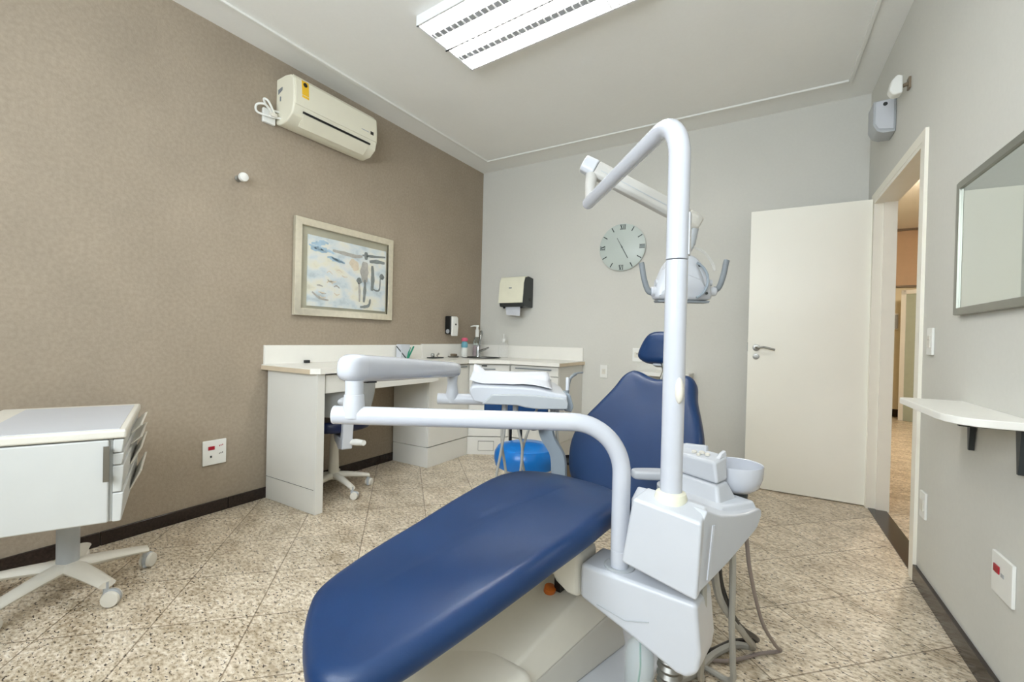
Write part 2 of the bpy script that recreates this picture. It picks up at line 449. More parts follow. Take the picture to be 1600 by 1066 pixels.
# ------------------------------------------------------------------ hall beyond the doorway
HX0 = .60
mb = MB(); mb.box((xr(YB)-.02+WT,1.5,-.05),(4.5,9.5,-.002)); struct(build('floor_hall', mb, M['granite'], smooth=False))
mb = MB(); mb.box((.55,1.5,H),(4.5,9.5,H+.08)); struct(build('ceiling_hall', mb, M['ceil'], smooth=False))
mb = MB(); mb.box((.3,9.3,2.08),(4.5,9.4,H)); mb.box((4.3,1.5,0),(4.4,9.3,H)); mb.box((.55,1.4,0),(4.4,1.5,H))
struct(build('wall_hall_end', mb, M['hallpeach'], smooth=False))
mb = MB(); mb.box((.3,9.3,0),(4.5,9.4,2.05)); struct(build('wall_hall_low', mb, M['hallpale'], smooth=False))
mb = MB(); mb.box((.3,9.27,2.05),(4.5,9.4,2.08)); mb.box((.3,9.26,H-.03),(4.5,9.3,H)); struct(build('trim_hall', mb, M['brown'], smooth=False))
mb = MB(); mb.box((.55,YB+.1,0),(.6,9.3,H)); struct(build('wall_hall_side', mb, M['hallpale'], smooth=False))
mb = MB(); mb.box((1.35,9.28,0),(1.55,9.3,.12)); struct(build('baseboard_hall', mb, M['darkstone'], smooth=False))
root = thing('door_2', 'white framed hall door seen through the doorway', 'door', (1.62,8.9,0)); root['kind'] = 'structure'
ha = V((.8,-.6,0)).normalized(); hn = V((-.6,-.8,0)); hb = V((1.46,8.95,0))
mb = MB()
for u0, u1, z0, z1 in ((0,.06,0,1.97),(.86,.92,0,1.97),(0,.92,1.91,1.97)):
    mb.obox(hb+ha*(u0+u1)/2+V((0,0,(z0+z1)/2)), ha, hn, (0,0,1), (u1-u0)/2, .03, (z1-z0)/2)
build('door_frame', mb, M['hallwhite'], root, bevel=.004)
mb = MB(); mb.obox(hb+ha*.46+V((0,0,.955)), ha, hn, (0,0,1), .40, .018, .955); lab(build('door_panel', mb, M['glassdoor'], root), 'greenish frosted panel')
mb = MB(); mb.lathe([(.03,0),(.03,.02),(.02,.05)], hb+ha*.36+hn*.018+V((0,0,1.02)), hn, 12); mb.lathe([(.03,0),(.03,.01)], hb+ha*.36+hn*.018+V((0,0,.9)), hn, 12); build('door_handle', mb, M['steel'], root)
root = thing('intercom', 'white wall phone on the hall end wall above a small dark box', 'intercom', (1.36,9.29,1.5))
mb = MB(); mb.box((1.33,9.25,1.38),(1.47,9.3,1.64)); build('housing', mb, M['hallwhite'], root, bevel=.01)
mb = MB(); mb.box((1.42,9.22,1.40),(1.46,9.25,1.62)); build('handset', mb, M['grey'], root, bevel=.008)
mb = MB(); mb.box((1.36,9.26,1.06),(1.41,9.3,1.24)); tag(build('wall_box', mb, M['darkgrey'], bevel=.006), 'small dark box on the hall end wall below the white wall phone', 'box')
root = thing('added_hall_lamp', 'added warm ceiling lamp brightening the hall, out of view', 'lamp', (1.5,6.3,H))  # unseen lamp, added so the hall is not dark
mb = MB(); mb.lathe([(.20,0),(.20,-.02)], (1.5,6.3,H), n=28); build('base', mb, M['hallwhite'], root)
mb = MB(); mb.lathe([(.18,-.02),(.17,-.06),(.12,-.085),(.01,-.095)], (1.5,6.3,H), n=28); build('diffuser', mb, M['halltube'], root)

# ------------------------------------------------------------------ ceiling light
root = thing('ceiling_light', 'white fluorescent louvred light fitting under the ceiling', 'light fitting', (-1.25,2.1,H))
LA = V((.9976,-.07,0)); LB = V((-.035,-.9994,0)); LO = V((-1.868,2.450,0)); LL, LW, LZ0, LZ1 = 1.24, .515, H-.058, H
def LP(a, b, z): return LO+LA*a+LB*b+V((0,0,z))
def lbox(mb, a0, a1, b0, b1, z0, z1):
    mb.hexa([LP(a0,b0,z0),LP(a1,b0,z0),LP(a1,b1,z0),LP(a0,b1,z0),LP(a0,b0,z1),LP(a1,b0,z1),LP(a1,b1,z1),LP(a0,b1,z1)]); return mb
mb = MB(); lbox(mb,0,LL,0,.012,LZ0,LZ1); lbox(mb,0,LL,LW-.012,LW,LZ0,LZ1); lbox(mb,0,.012,0,LW,LZ0,LZ1); lbox(mb,LL-.012,LL,0,LW,LZ0,LZ1); lbox(mb,0,LL,0,LW,LZ1-.006,LZ1)
build('housing', mb, M['louver'], root, bevel=.002)
mb = MB(); lbox(mb,0,LL,LW/2-.004,LW/2+.004,LZ0-.003,LZ1-.006); lab(build('centre_rib', mb, M['louver'], root), 'white central rib')
mb = MB(); lbox(mb,-.002,LL+.002,LW/2-.004,LW/2+.004,LZ0-.009,LZ0-.0035); lab(build('centre_seam', mb, M['black'], root), 'dark seam line')
for b in (.075,.185,.33,.44):
    mb = MB(); mb.lathe([(.013,.03),(.013,LL-.03)], LP(0,b,LZ0+.034), LA, 12); lab(build('tube', mb, M['tube'], root), 'glowing fluorescent tube')
for hb_ in (0,1):
    mb = MB(); b0 = .012+hb_*(LW/2-.009); b1 = b0+LW/2-.015
    bc = (b0+b1)/2
    for k in range(27):
        a = .03+k*.0445
        lbox(mb, a, a+.006, b0+.006, b1-.006, LZ0-.002, LZ0+.010)
    lab(build('louver', mb, M['louver'], root), 'white cross louvres')
    mb = MB(); lbox(mb, .014, LL-.014, bc-.022, bc+.022, LZ0+.006, LZ0+.012)
    lab(build('centre_strip', mb, M['strip'], root), 'grey strip between the tubes')
# ------------------------------------------------------------------ things on the left wall
# air conditioner
root = thing('air_conditioner', 'cream split air conditioner high on the taupe wall', 'air conditioner', (XL,2.05,2.66))
y0, y1 = 1.765, 2.47
prof = [(0,2.525),(0,2.83),(.10,2.835),(.165,2.825),(.196,2.795),(.205,2.70),(.203,2.63),(.185,2.565),(.13,2.522),(.05,2.512)]
mb = MB(); mb.prism([(XL+a,y0,z) for a,z in prof], (0,y1-y0,0)); build('body', mb, M['acbody'], root, bevel=.012, seg=3)
pf = [(.168,2.828),(.2,2.797),(.2095,2.70),(.2075,2.625),(.2,2.625),(.2,2.70),(.19,2.795),(.165,2.82)]
mb = MB(); mb.prism([(XL+a,y0+.012,z) for a,z in pf], (0,y1-y0-.024,0)); build('front_panel', mb, M['acbody'], root, bevel=.002)
mb = MB(); mb.hexa([(XL+.194,y0+.07,2.586),(XL+.202,y0+.07,2.586),(XL+.202,y1-.07,2.586),(XL+.194,y1-.07,2.586),(XL+.1975,y0+.07,2.597),(XL+.2045,y0+.07,2.597),(XL+.2045,y1-.07,2.597),(XL+.1975,y1-.07,2.597)])
lab(build('air_slot', mb, M['black'], root), 'dark outlet slot')
mb = MB(); mb.hexa([(XL+.192,y0+.08,2.578),(XL+.199,y0+.08,2.578),(XL+.199,y1-.08,2.578),(XL+.192,y1-.08,2.578),(XL+.13,y0+.08,2.520),(XL+.135,y0+.08,2.515),(XL+.135,y1-.08,2.515),(XL+.13,y1-.08,2.520)])
build('air_flap', mb, M['acbody'], root)
mb = MB(); mb.hexa([(XL+.207,y0+.055,2.685),(XL+.2105,y0+.055,2.685),(XL+.2105,y0+.105,2.685),(XL+.207,y0+.105,2.685),(XL+.197,y0+.055,2.80),(XL+.2025,y0+.055,2.798),(XL+.2025,y0+.105,2.798),(XL+.197,y0+.105,2.80)])
e = lab(build('energy_label', mb, M['yellow'], root), 'yellow energy label')
mb = MB(); mb.lathe([(.015,-.001),(.015,.0015)], (XL+.2035,y0+.08,2.775), (1,0,.1), 14); build('label_mark', mb, M['black'], e)
mb = MB(); mb.box((XL+.205,y1-.075,2.665),(XL+.2105,y1-.045,2.69)); lab(build('display', mb, M['black'], root, bevel=.002), 'small black display')
mb = MB(); mb.box((XL+.207,y1-.16,2.672),(XL+.2101,y1-.09,2.677)); build('brand_mark', mb, M['grey'], root)
mb = MB()
mb.prism([(XL+a,y0+.001,z) for a,z in ((.03,2.72),(.075,2.74),(.075,2.76),(.03,2.75))], (0,-.004,0)); mb.prism([(XL+a,y0+.001,z) for a,z in ((.05,2.67),(.06,2.67),(.06,2.70),(.05,2.70))], (0,-.004,0))
build('side_vent', mb, M['midgrey'], root)
# ac outlet
root = thing('ac_outlet', 'white outlet box with cords beside the air conditioner', 'outlet', (XL,1.71,2.55))
mb = MB(); mb.box((XL,1.668,2.505),(XL+.025,1.752,2.60)); build('plate', mb, M['hallwhite'], root, bevel=.006)
mb = MB(); mb.box((XL+.025,1.70,2.545),(XL+.06,1.745,2.575)); build('plug', mb, M['cream'], root, bevel=.006)
mb = MB()
mb.tube(spline([(XL+.05,1.72,2.56),(XL+.06,1.66,2.60),(XL+.03,1.62,2.59),(XL+.02,1.63,2.55),(XL+.04,1.70,2.545),(XL+.06,1.78,2.555)],6), .007, 8)
mb.tube(spline([(XL+.05,1.73,2.565),(XL+.06,1.68,2.63),(XL+.04,1.66,2.64),(XL+.03,1.70,2.60),(XL+.04,1.78,2.60)],6), .007, 8)
build('cord', mb, M['hallwhite'], root)
# wall knob
root = thing('coat_hook', 'small round white and chrome knob on the bare taupe wall', 'hook', (XL,1.535,2.09))
mb = MB(); mb.lathe([(.022,0),(.022,.004),(.012,.008),(.012,.05)], (XL,1.53,2.087), (1,0,0), 16); build('stem', mb, M['steel'], root)
mb = MB(); mb.lathe([(.014,.044),(.026,.048),(.029,.06),(.026,.074),(.012,.08)], (XL,1.53,2.087), (1,0,0), 18); build('cap', mb, M['hallwhite'], root)
# picture
root = thing('framed_picture', 'cream framed abstract watercolour above the desk', 'picture', (XL,2.36,1.6))
py0, py1, pz0, pz1 = 1.905, 2.823, 1.245, 1.945
fw_ = .052
mb = MB()
for a in (((py0,pz0),(py1,pz0),(py1-fw_,pz0+fw_),(py0+fw_,pz0+fw_)),((py0,pz1),(py1,pz1),(py1-fw_,pz1-fw_),(py0+fw_,pz1-fw_)),
          ((py0,pz0),(py0,pz1),(py0+fw_,pz1-fw_),(py0+fw_,pz0+fw_)),((py1,pz0),(py1,pz1),(py1-fw_,pz1-fw_),(py1-fw_,pz0+fw_))):
    mb.prism([(XL+.002,y,z) for y,z in a], (.033,0,0))
build('frame', mb, M['frame'], root, bevel=.004)
mb = MB(); mb.box((XL+.002,py0+.045,pz0+.045),(XL+.012,py1-.045,pz1-.045)); lab(build('mount', mb, M['mount'], root), 'grey green backing')
ay0, ay1, az0, az1 = 2.012, 2.752, 1.318, 1.835
mb = MB(); mb.box((XL+.012,ay0,az0),(XL+.020,ay1,az1)); art = lab(build('painting', mb, M['painting'], root), 'pale blue, white and grey abstract watercolour')
def stroke(name, m, pts, w):
    mb = MB(); n = 14
    P = spline([(XL+.0205,ay0+u*(ay1-ay0),az0+v*(az1-az0)) for u,v in pts],6)
    Lf, Rg = [], []
    for i,p in enumerate(P):
        t = (P[min(i+1,len(P)-1)]-P[max(0,i-1)]).normalized(); q = V((0,-t.z,t.y))
        ww = w*1.25*(.55+.45*math.sin(PI*i/(len(P)-1)))*(1+.10*math.sin(i*1.3))
        Lf.append(p+q*ww); Rg.append(p-q*ww)
    mb.prism(Lf+Rg[::-1], (.0006,0,0)); return build(name, mb, m, art)
for k in range(9):
    u, v = random.uniform(.05,.24), random.uniform(.80,.94)
    stroke('blue_wash', M['pskyblue'], [(u-.05,v),(u,v+random.uniform(-.02,.02)),(u+.06,v-.01)], random.uniform(.006,.013))
for k in range(7):
    u, v = random.uniform(.26,.40), random.uniform(.66,.76)
    stroke('blue_wash', M['pskyblue'], [(u-.05,v),(u,v+random.uniform(-.02,.02)),(u+.05,v-.01)], random.uniform(.004,.009))
for k in range(12):
    u, v = random.uniform(.1,.5), random.uniform(.1,.55)
    stroke('pale_wash', M['pgrey'] if k%3 == 0 else M['ppeach'], [(u-.03,v),(u,v+random.uniform(-.03,.03)),(u+.04,v-.01)], random.uniform(.002,.005))
stroke('grey_wash', M['pgrey'], [(.28,.84),(.42,.83),(.56,.82),(.66,.84)], .012)
stroke('peach_wash', M['ppeach'], [(.50,.74),(.56,.68),(.58,.60)], .03)
stroke('brush_line', M['pdark'], [(.66,.86),(.78,.87),(.99,.90)], .008)
stroke('brush_line', M['pdark'], [(.76,.78),(.86,.80),(.98,.80)], .013)
stroke('brush_figure', M['pdark'], [(.71,.92),(.71,.80)], .016)
stroke('brush_figure', M['pgrey'], [(.70,.76),(.69,.60),(.70,.44)], .032)
stroke('brush_figure', M['pdark'], [(.80,.72),(.81,.50),(.80,.32)], .015)
stroke('brush_post', M['pdark'], [(.70,.48),(.70,.30),(.69,.12)], .012)
stroke('brush_post', M['pgrey'], [(.62,.42),(.63,.28),(.63,.12)], .009)
stroke('brush_blot', M['pdark'], [(.60,.42),(.62,.45),(.64,.41)], .02)
stroke('brush_curve', M['pdark'], [(.64,.04),(.70,.05),(.76,.08),(.78,.18)], .010)
stroke('brush_line', M['pdark'], [(.80,.36),(.86,.33),(.91,.36),(.92,.55)], .006)
stroke('brush_blot', M['pdark'], [(.92,.54),(.94,.57),(.97,.54)], .018)
stroke('grey_wash', M['pgrey'], [(.05,.2),(.14,.12),(.24,.1)], .007)
# outlets on the left wall: white plate with red socket
def red_plate(name, label, O, U, N, w, h, group=None):
    U = V(U); N = V(N); O = V(O); Z = V((0,0,1))
    root = thing(name, label, 'outlet', O, 0, group)
    mb = MB(); mb.obox(O+N*.005, U, N, Z, w/2, .005, h/2); build('plate', mb, M['hallwhite'], root, bevel=.003)
    return root, (lambda u, v, s, t, m, n, d=.0035: build(n, MB().obox(O+N*(.010+d/2)+U*u+Z*v, U, N, Z, s/2, d/2, t/2), m, root, bevel=.001))
root, add = red_plate('wall_outlet', 'white double wall outlet with red socket beside the drawer cart', (XL,1.4165,.373), (0,1,0), (1,0,0), .133, .15)
add(-.02,.028,.036,.022,M['red'],'red_socket'); add(-.022,-.024,.010,.013,M['darkgrey'],'socket_hole')
for v in (.036,-.012): 
    for k in range(3): add(.026+k*.009,v+.002*k,.005,.008,M['red'] if v>0 else M['gap'],'voltage_mark',.0006)
# soap dispenser
root = thing('soap_dispenser', 'black and white soap dispenser on the taupe wall', 'soap dispenser', (XL,3.66,1.23))
mb = MB(); mb.box((XL,3.575,1.137),(XL+.078,3.672,1.325)); build('body', mb, M['black'], root, bevel=.012, seg=3)
mb = MB(); mb.prism([(XL+.079,3.577,1.325),(XL+.098,3.577,1.31),(XL+.104,3.577,1.22),(XL+.096,3.577,1.118),(XL+.079,3.577,1.124)], (0,.095,0)); build('front_cover', mb, M['hallwhite'], root, bevel=.008, seg=3)
mb = MB(); mb.lathe([(.022,0),(.022,.003)], (XL+.042,3.576,1.168), (0,-1,0), 18); lab(build('emblem', mb, M['grey'], root), 'round grey emblem on the side')
mb = MB(); mb.lathe([(.010,0),(.010,.003)], (XL+.1025,3.625,1.24), (1,0,.1), 12); build('window_slot', mb, M['darkgrey'], root)

# ------------------------------------------------------------------ things on the back wall
# paper towel dispenser
root = thing('paper_towel_dispenser', 'cream and black paper towel dispenser on the back wall', 'towel dispenser', (-2.47,YB,1.6))
tx0, tx1, tz0, tz1 = -2.625, -2.325, 1.438, 1.765
mb = MB(); mb.prism([(tx0+.008,YB-a,z) for a,z in ((0,tz0),(0,tz1-.015),(.10,tz1-.004),(.16,tz1-.02),(.185,tz1-.08),(.205,tz0+.05),(.195,tz0+.005),(.12,tz0))], (tx1-tx0-.004,0,0)); build('body', mb, M['darkgrey'], root, bevel=.008, seg=3)
mb = MB(); mb.prism([(tx0,YB-a,z) for a,z in ((.10,tz1),(.165,tz1-.013),(.193,tz1-.078),(.213,tz0+.05),(.216,tz0+.042),(.10,tz0+.036))], (tx1-tx0-.005,0,0)); build('front_cover', mb, M['creamring'], root, bevel=.016, seg=4)
mb = MB(); mb.obox((-2.485,YB-.2,1.635), (1,0,0), (0,1,-.12), (0,.12,1), .017, .0035, .005); build('brand_mark', mb, M['midgrey'], root)
for x in (tx0+.05, tx1-.04): build('feed_knob', MB().lathe([(.012,0),(.014,-.012),(.008,-.018)], (x,YB-.17,tz0+.004), (0,0,1), 12), M['black'], root)
mb = MB(); mb.lathe([(.02,0),(.02,.004)], (tx1+.003,YB-.07,1.52), (1,0,0), 14); build('lock', mb, M['black'], root)
mb = MB(); mb.prism([(-2.565,YB-.16,1.45),(-2.385,YB-.16,1.45),(-2.388,YB-.156,1.345),(-2.555,YB-.15,1.358)], (0,.0012,0)); tag(build('paper_towel', mb, M['paper']), 'white paper sheet hanging out of the wall towel dispenser', 'paper towel')
# clock
root = thing('wall_clock', 'round pale glass wall clock with roman numerals', 'clock', (-1.363,YB,1.997))
cc = V((-1.363,YB-.022,1.997)); CR = .222
mb = MB(); mb.lathe([(.05,0),(.05,.02)], (cc.x,YB,cc.z), (0,-1,0), 20); build('movement', mb, M['grey'], root)
mb = MB(); mb.lathe([(CR-.004,0),(CR,.002),(CR,.005),(CR-.003,.007)], (cc.x,YB-.016,cc.z), (0,-1,0), 64); build('dial', mb, M['clock'], root)
ROT = math.radians(1.5)
def bar(mb, r, ang, du, dr, w, l, tilt=0, y=-.0235):
    # a bar at polar position (clockwise from top), du sideways / dr radial offset, length along the radius
    ang += ROT
    R = V((math.sin(ang),0,math.cos(ang))); U = V((math.cos(ang),0,-math.sin(ang)))
    ct, st = math.cos(tilt), math.sin(tilt)
    A = U*ct+R*st; B = R*ct-U*st
    mb.obox(V((cc.x,YB+y,cc.z))+R*(r+dr)+U*du, A, (0,1,0), B, w/2, .0012, l/2)
for hh in range(12):
    a = hh*PI/6; mb = MB()
    if hh % 3: bar(mb, .192, a, 0, 0, .0085, .046); build('hour_mark', mb, M['ink'], root)
    else:
        g = {0:'XII', 3:'III', 6:'VI', 9:'XI'}[hh]
        if hh == 6: a = 0; 
        def glyphs(mb, ang, r, s, flip):
            n = {'X':.030,'I':.014,'V':.030}; tot = sum(n[c] for c in s); u = -tot/2
            for c in s:
                m_ = u+n[c]/2
                if c == 'I': bar(mb, r, ang, m_, 0, .007, .044)
                if c == 'X': bar(mb, r, ang, m_, 0, .0085, .048, .42); bar(mb, r, ang, m_, 0, .004, .048, -.42)
                if c == 'V': bar(mb, r, ang, m_-.006, 0, .0085, .046, -.25*flip); bar(mb, r, ang, m_+.006, 0, .004, .046, .25*flip)
                for e in (-.022,.022): bar(mb, r, ang, m_, e, n[c]*.8, .003)
                u += n[c]
        if hh == 0: glyphs(mb, 0, .19, 'XII', 1)
        elif hh == 6: glyphs(mb, 0, -.19, 'VI', -1)
        elif hh == 3: glyphs(mb, PI/2, .19, 'III', 1)
        else: glyphs(mb, -PI/2, .19, 'IX', 1)
        build('numeral', mb, M['ink'], root)
ha_ = math.radians(150)
mb = MB(); bar(mb, 0, ha_, 0, .045, .006, .15, y=-.026); build('hour_hand', mb, M['ink'], root)
mb = MB(); bar(mb, 0, ha_+PI, 0, .035, .004, .13, y=-.029); mb.lathe([(.007,0),(.006,.006)], (cc.x,YB-.026,cc.z), (0,-1,0), 12); build('minute_hand', mb, M['ink'], root)
# switch and socket on the back wall
def wplate(name, label, O, U, N, w, h, parts):
    U = V(U); N = V(N); O = V(O); Z = V((0,0,1))
    root = thing(name, label, 'switch' if 'switch' in name else 'outlet', O)
    build('plate', MB().obox(O+N*.005, U, N, Z, w/2, .005, h/2), M['hallwhite'], root, bevel=.003)
    for n, u, v, s, t, m in parts:
        build(n, MB().obox(O+N*.0115+U*u+Z*v, U, N, Z, s/2, .002, t/2), m, root, bevel=.001)
wplate('light_switch', 'white switch plate on the back wall above the backrest beside the drawer cabinet', (-1.518,YB,.812), (1,0,0), (0,-1,0), .075, .125,
       [('rocker',0,.0,.035,.05,M['cream']),('rocker_mark',0,.006,.022,.004,M['midgrey'])])
wplate('power_socket', 'white power socket on the back wall partly behind the headrest', (-1.20,YB,.985), (1,0,0), (0,-1,0), .085, .125,
       [('socket_face',.0,.0,.045,.05,M['cream']),('socket_hole',.002,.01,.012,.012,M['gap'])])
# low white wall shelf behind the backrest
root = thing('wall_shelf', 'low white shelf on the back wall behind the dental chair', 'shelf', (-.9,YB,.84))
build('board', MB().box((-1.2,YB-.22,.812),(-.70,YB,.847)), M['lam'], root, bevel=.004)
build('support', MB().box((-1.15,YB-.16,.66),(-1.13,YB,.812)), M['lam'], root, bevel=.003)
build('support', MB().box((-.78,YB-.16,.66),(-.76,YB,.812)), M['lam'], root, bevel=.003)

# ------------------------------------------------------------------ things on the right wall
U_R = V((SL,1,0)).normalized(); N_R = -RN
def RW(y, z, o=0): return V((xr(y),y,z))+N_R*o
# mirror
root = thing('wall_mirror', 'rectangular wall mirror with thin grey metal frame', 'mirror', RW(2.0,1.5))
mb = MB(); mb.obox(RW(1.87,1.503,.008), U_R, N_R, (0,0,1), .515, .006, .24); build('glass', mb, M['mirror'], root)
mb = MB()
for u, z, s, t in ((-.53,0,.014,.256),(.53,0,.014,.256)): mb.obox(RW(1.87,1.503,.01)+U_R*u, U_R, N_R, (0,0,1), s, .012, t)
for z in (-.244,.244): mb.obox(RW(1.87,1.503+z,.01), U_R, N_R, (0,0,1), .53, .012, .014)
build('frame', mb, M['ltrim'], root, bevel=.003)
# shelf with two brackets
root = thing('bracket_shelf', 'white rounded shelf on dark brackets below the mirror', 'shelf', RW(1.9,.92))
outl = [(2.36,0),(2.36,.175),(2.345,.19),(1.93,.192),(1.87,.186),(1.825,.165),(1.80,.13),(1.795,.09),(1.795,0)]
mb = MB(); mb.prism([RW(y,.894,o) for y,o in outl], (0,0,.024)); build('board', mb, M['lamtop'], root, bevel=.003)
for y in (2.235,1.885):
    mb = MB()
    mb.prism([RW(y-.018,.893,.004),RW(y+.018,.893,.004),RW(y+.005,.755,.004),RW(y-.005,.755,.004)], N_R*.016)
    mb.prism([RW(y-.012,.893,.02),RW(y+.012,.893,.02),RW(y+.006,.893,.15),RW(y-.006,.893,.15)], (0,0,-.010))
    lab(build('bracket', mb, M['darkgrey'], root, bevel=.001), 'dark metal bracket')
# switch beside the doorway, low socket, red outlet
wplate('light_switch', 'white switch plate on the wall beside the doorway', RW(2.728,1.145), U_R, N_R, .072, .122,
       [('rocker',0,.0,.036,.052,M['cream']),('rocker_mark',0,.008,.022,.004,M['midgrey']),('rocker_mark',0,-.012,.018,.003,M['midgrey'])])
wplate('power_socket', 'low white power socket on the wall beside the doorway', RW(2.758,.395), U_R, N_R, .075, .12,
       [('socket_face',.0,.0,.042,.05,M['cream']),('socket_hole',.0,.01,.01,.01,M['cream'])])
root, add = red_plate('wall_outlet', 'white wall outlet with red socket below the bracket shelf', RW(1.99,.41), U_R, N_R, .135, .13)
add(.028,.016,.036,.024,M['red'],'red_socket'); add(-.008,.008,.02,.012,M['grey'],'outlet_mark',.001)
# siren box and sensor
root = thing('siren_box', 'small white alarm box high in the corner above the doorway', 'alarm box', RW(3.55,2.50))
b0 = RW(3.55,2.50)
bu = U_R; bn = N_R
mb = MB(); mb.prism([b0-bu*.08+V((0,0,z))+bn*o for o,z in ((.0,-.10),(.0,.10),(.04,.10),(.11,.095),(.11,-.045),(.09,-.085),(.06,-.10))], bu*.15); build('housing', mb, M['grey'], root, bevel=.006)
mb = MB(); mb.prism([b0-bu*.0825+V((0,0,z))+bn*o for o,z in ((.012,-.085),(.012,.094),(.10,.088),(.10,-.04),(.082,-.075))], bu*-.004); build('cover', mb, M['white'], root, bevel=.003)
mb = MB(); mb.lathe([(.011,0),(.011,.004)], b0-bu*.0866+V((0,0,.068))+bn*.055, -bu, 14); build('lock', mb, M['darkgrey'], root)
root = thing('motion_sensor', 'white motion sensor on a swivel mount above the alarm box', 'sensor', RW(3.2,2.56))
b0 = RW(3.20,2.545)
mb = MB(); mb.obox(b0+bn*.005, U_R, N_R, (0,0,1), .02, .005, .03); mb.tube([b0+bn*.008, b0+bn*.04+V((0,0,-.01))], .010, 10); lab(build('mount', mb, M['brown'], root), 'beige brown swivel mount')
mb = MB(); mb.prism([b0+bn*(.035+o)+V((0,0,z))-bu*.032 for o,z in ((0,-.055),(0,.04),(.025,.05),(.05,.02),(.06,-.03),(.04,-.06))], bu*.064); build('housing', mb, M['hallwhite'], root, bevel=.01, seg=3)

# ------------------------------------------------------------------ desk and cabinets
CT, CB = .902, .868
root = thing('desk', 'white laminate desk with a side panel and shallow drawer', 'desk', (-2.72,2.3,0))
build('side_panel', MB().box((XL+.016,1.735,0),(-2.452,1.79,CB)), M['lam'], root, bevel=.002)
build('panel_joint', MB().box((XL+.02,1.7335,.150),(-2.47,1.736,.152)), M['gap'], root)
build('back_panel', MB().box((XL,1.79,.66),(XL+.02,2.87,CB)), M['lam'], root, bevel=.002)
d = build('drawer', MB().box((-2.96,1.80,.742),(-2.462,2.87,CB-.012)), M['lam'], root, bevel=.002)
build('handle', MB().box((-2.462,1.90,.828),(-2.447,2.16,.836)), M['midgrey'], d, bevel=.002)
root = thing('side_cabinet', 'white base cabinet between the desk and the corner sink unit', 'cabinet', (-2.78,3.15,0))
FX = -2.572
build('body', MB().box((XL+.016,2.88,.172),(FX-.018,3.43,CB-.004)), M['lam'], root, bevel=.002)
build('plinth', MB().box((XL+.016,2.882,0),(FX-.004,3.43,.168)), M['lam'], root, bevel=.002)
dd = build('door', MB().box((FX-.017,2.884,.176),(FX,3.424,CB-.012)), M['lam'], root, bevel=.002)
build('handle', MB().box((FX,3.24,.832),(FX+.014,3.39,.841)), M['midgrey'], dd, bevel=.002)
# corner (diagonal)
root = thing('corner_cabinet', 'white diagonal corner cabinet under the sink', 'cabinet', (-2.7,3.85,0))
pa, pb = V((FX,3.436,0)), V((-2.25,3.65,0)); pd = (pb-pa).normalized(); pn = V((pd.y,-pd.x,0)); pl_ = (pb-pa).length
def corner(z0, z1, inset):
    a = pa-pn*inset; b = pb-pn*inset
    return MB().prism([(XL+.016,3.436,z0),(a.x-.001,3.436,z0),(a.x,a.y,z0),(b.x,b.y,z0),(-2.254,3.66,z0),(-2.254,YB,z0),(XL+.016,YB,z0)], (0,0,z1-z0))
build('body', corner(.172,CB-.004,.018), M['lam'], root, bevel=.002)
build('plinth', corner(0,.168,.006), M['lam'], root, bevel=.002)
pm = (pa+pb)/2
dd = build('door', MB().obox(pm-pn*.0085+V((0,0,.455)), pd, pn, (0,0,1), pl_/2-.006, .0085, .279), M['lam'], root, bevel=.002)
dr = build('drawer', MB().obox(pm-pn*.0085+V((0,0,.795)), pd, pn, (0,0,1), pl_/2-.006, .0085, .057), M['lam'], root, bevel=.002)
build('handle', MB().obox(pm+pn*.008+V((0,0,.815))-pd*.02, pd, pn, (0,0,1), .075, .008, .005), M['midgrey'], dr, bevel=.002)
build('latch', MB().obox(pm+pn*.004+V((0,0,.846))-pd*.05, pd, pn, (0,0,1), .025, .004, .006), M['black'], dr, bevel=.001)
build('handle', MB().obox(pm+pn*.008+V((0,0,.715))+pd*.02, pd, pn, (0,0,1), .10, .008, .005), M['midgrey'], dd, bevel=.002)
pc = pm+pn*-.004+V((0,0,.085))-pd*.02
vent = build('plinth_hatch', MB().obox(pc, pd, pn, (0,0,1), .075, .0035, .045), M['gap'], root)
build('hatch_panel', MB().obox(pc+pn*.001, pd, pn, (0,0,1), .072, .0035, .042), M['lam'], vent)
# drawers on the back wall
root = thing('drawer_cabinet', 'white drawer cabinet against the back wall with long bar handles', 'cabinet', (-2.0,3.9,0))
BX0, BX1, FY = -2.246, -1.742, 3.65
build('body', MB().box((BX0,FY+.018,.172),(BX1,YB,CB-.004)), M['lam'], root, bevel=.002)
build('plinth', MB().box((BX0,FY+.006,0),(BX1-.006,YB,.168)), M['lam'], root, bevel=.002)
zz = [(.776,.858),(.560,.770),(.370,.554),(.178,.364)]
for z0, z1 in zz:
    dr = build('drawer', MB().box((BX0+.004,FY,z0),(BX1-.002,FY+.017,z1)), M['lam'], root, bevel=.002)
    build('handle', MB().box((BX0+.06,FY-.014,z1-.030),(BX1-.07,FY,z1-.020)), M['midgrey'], dr, bevel=.002)
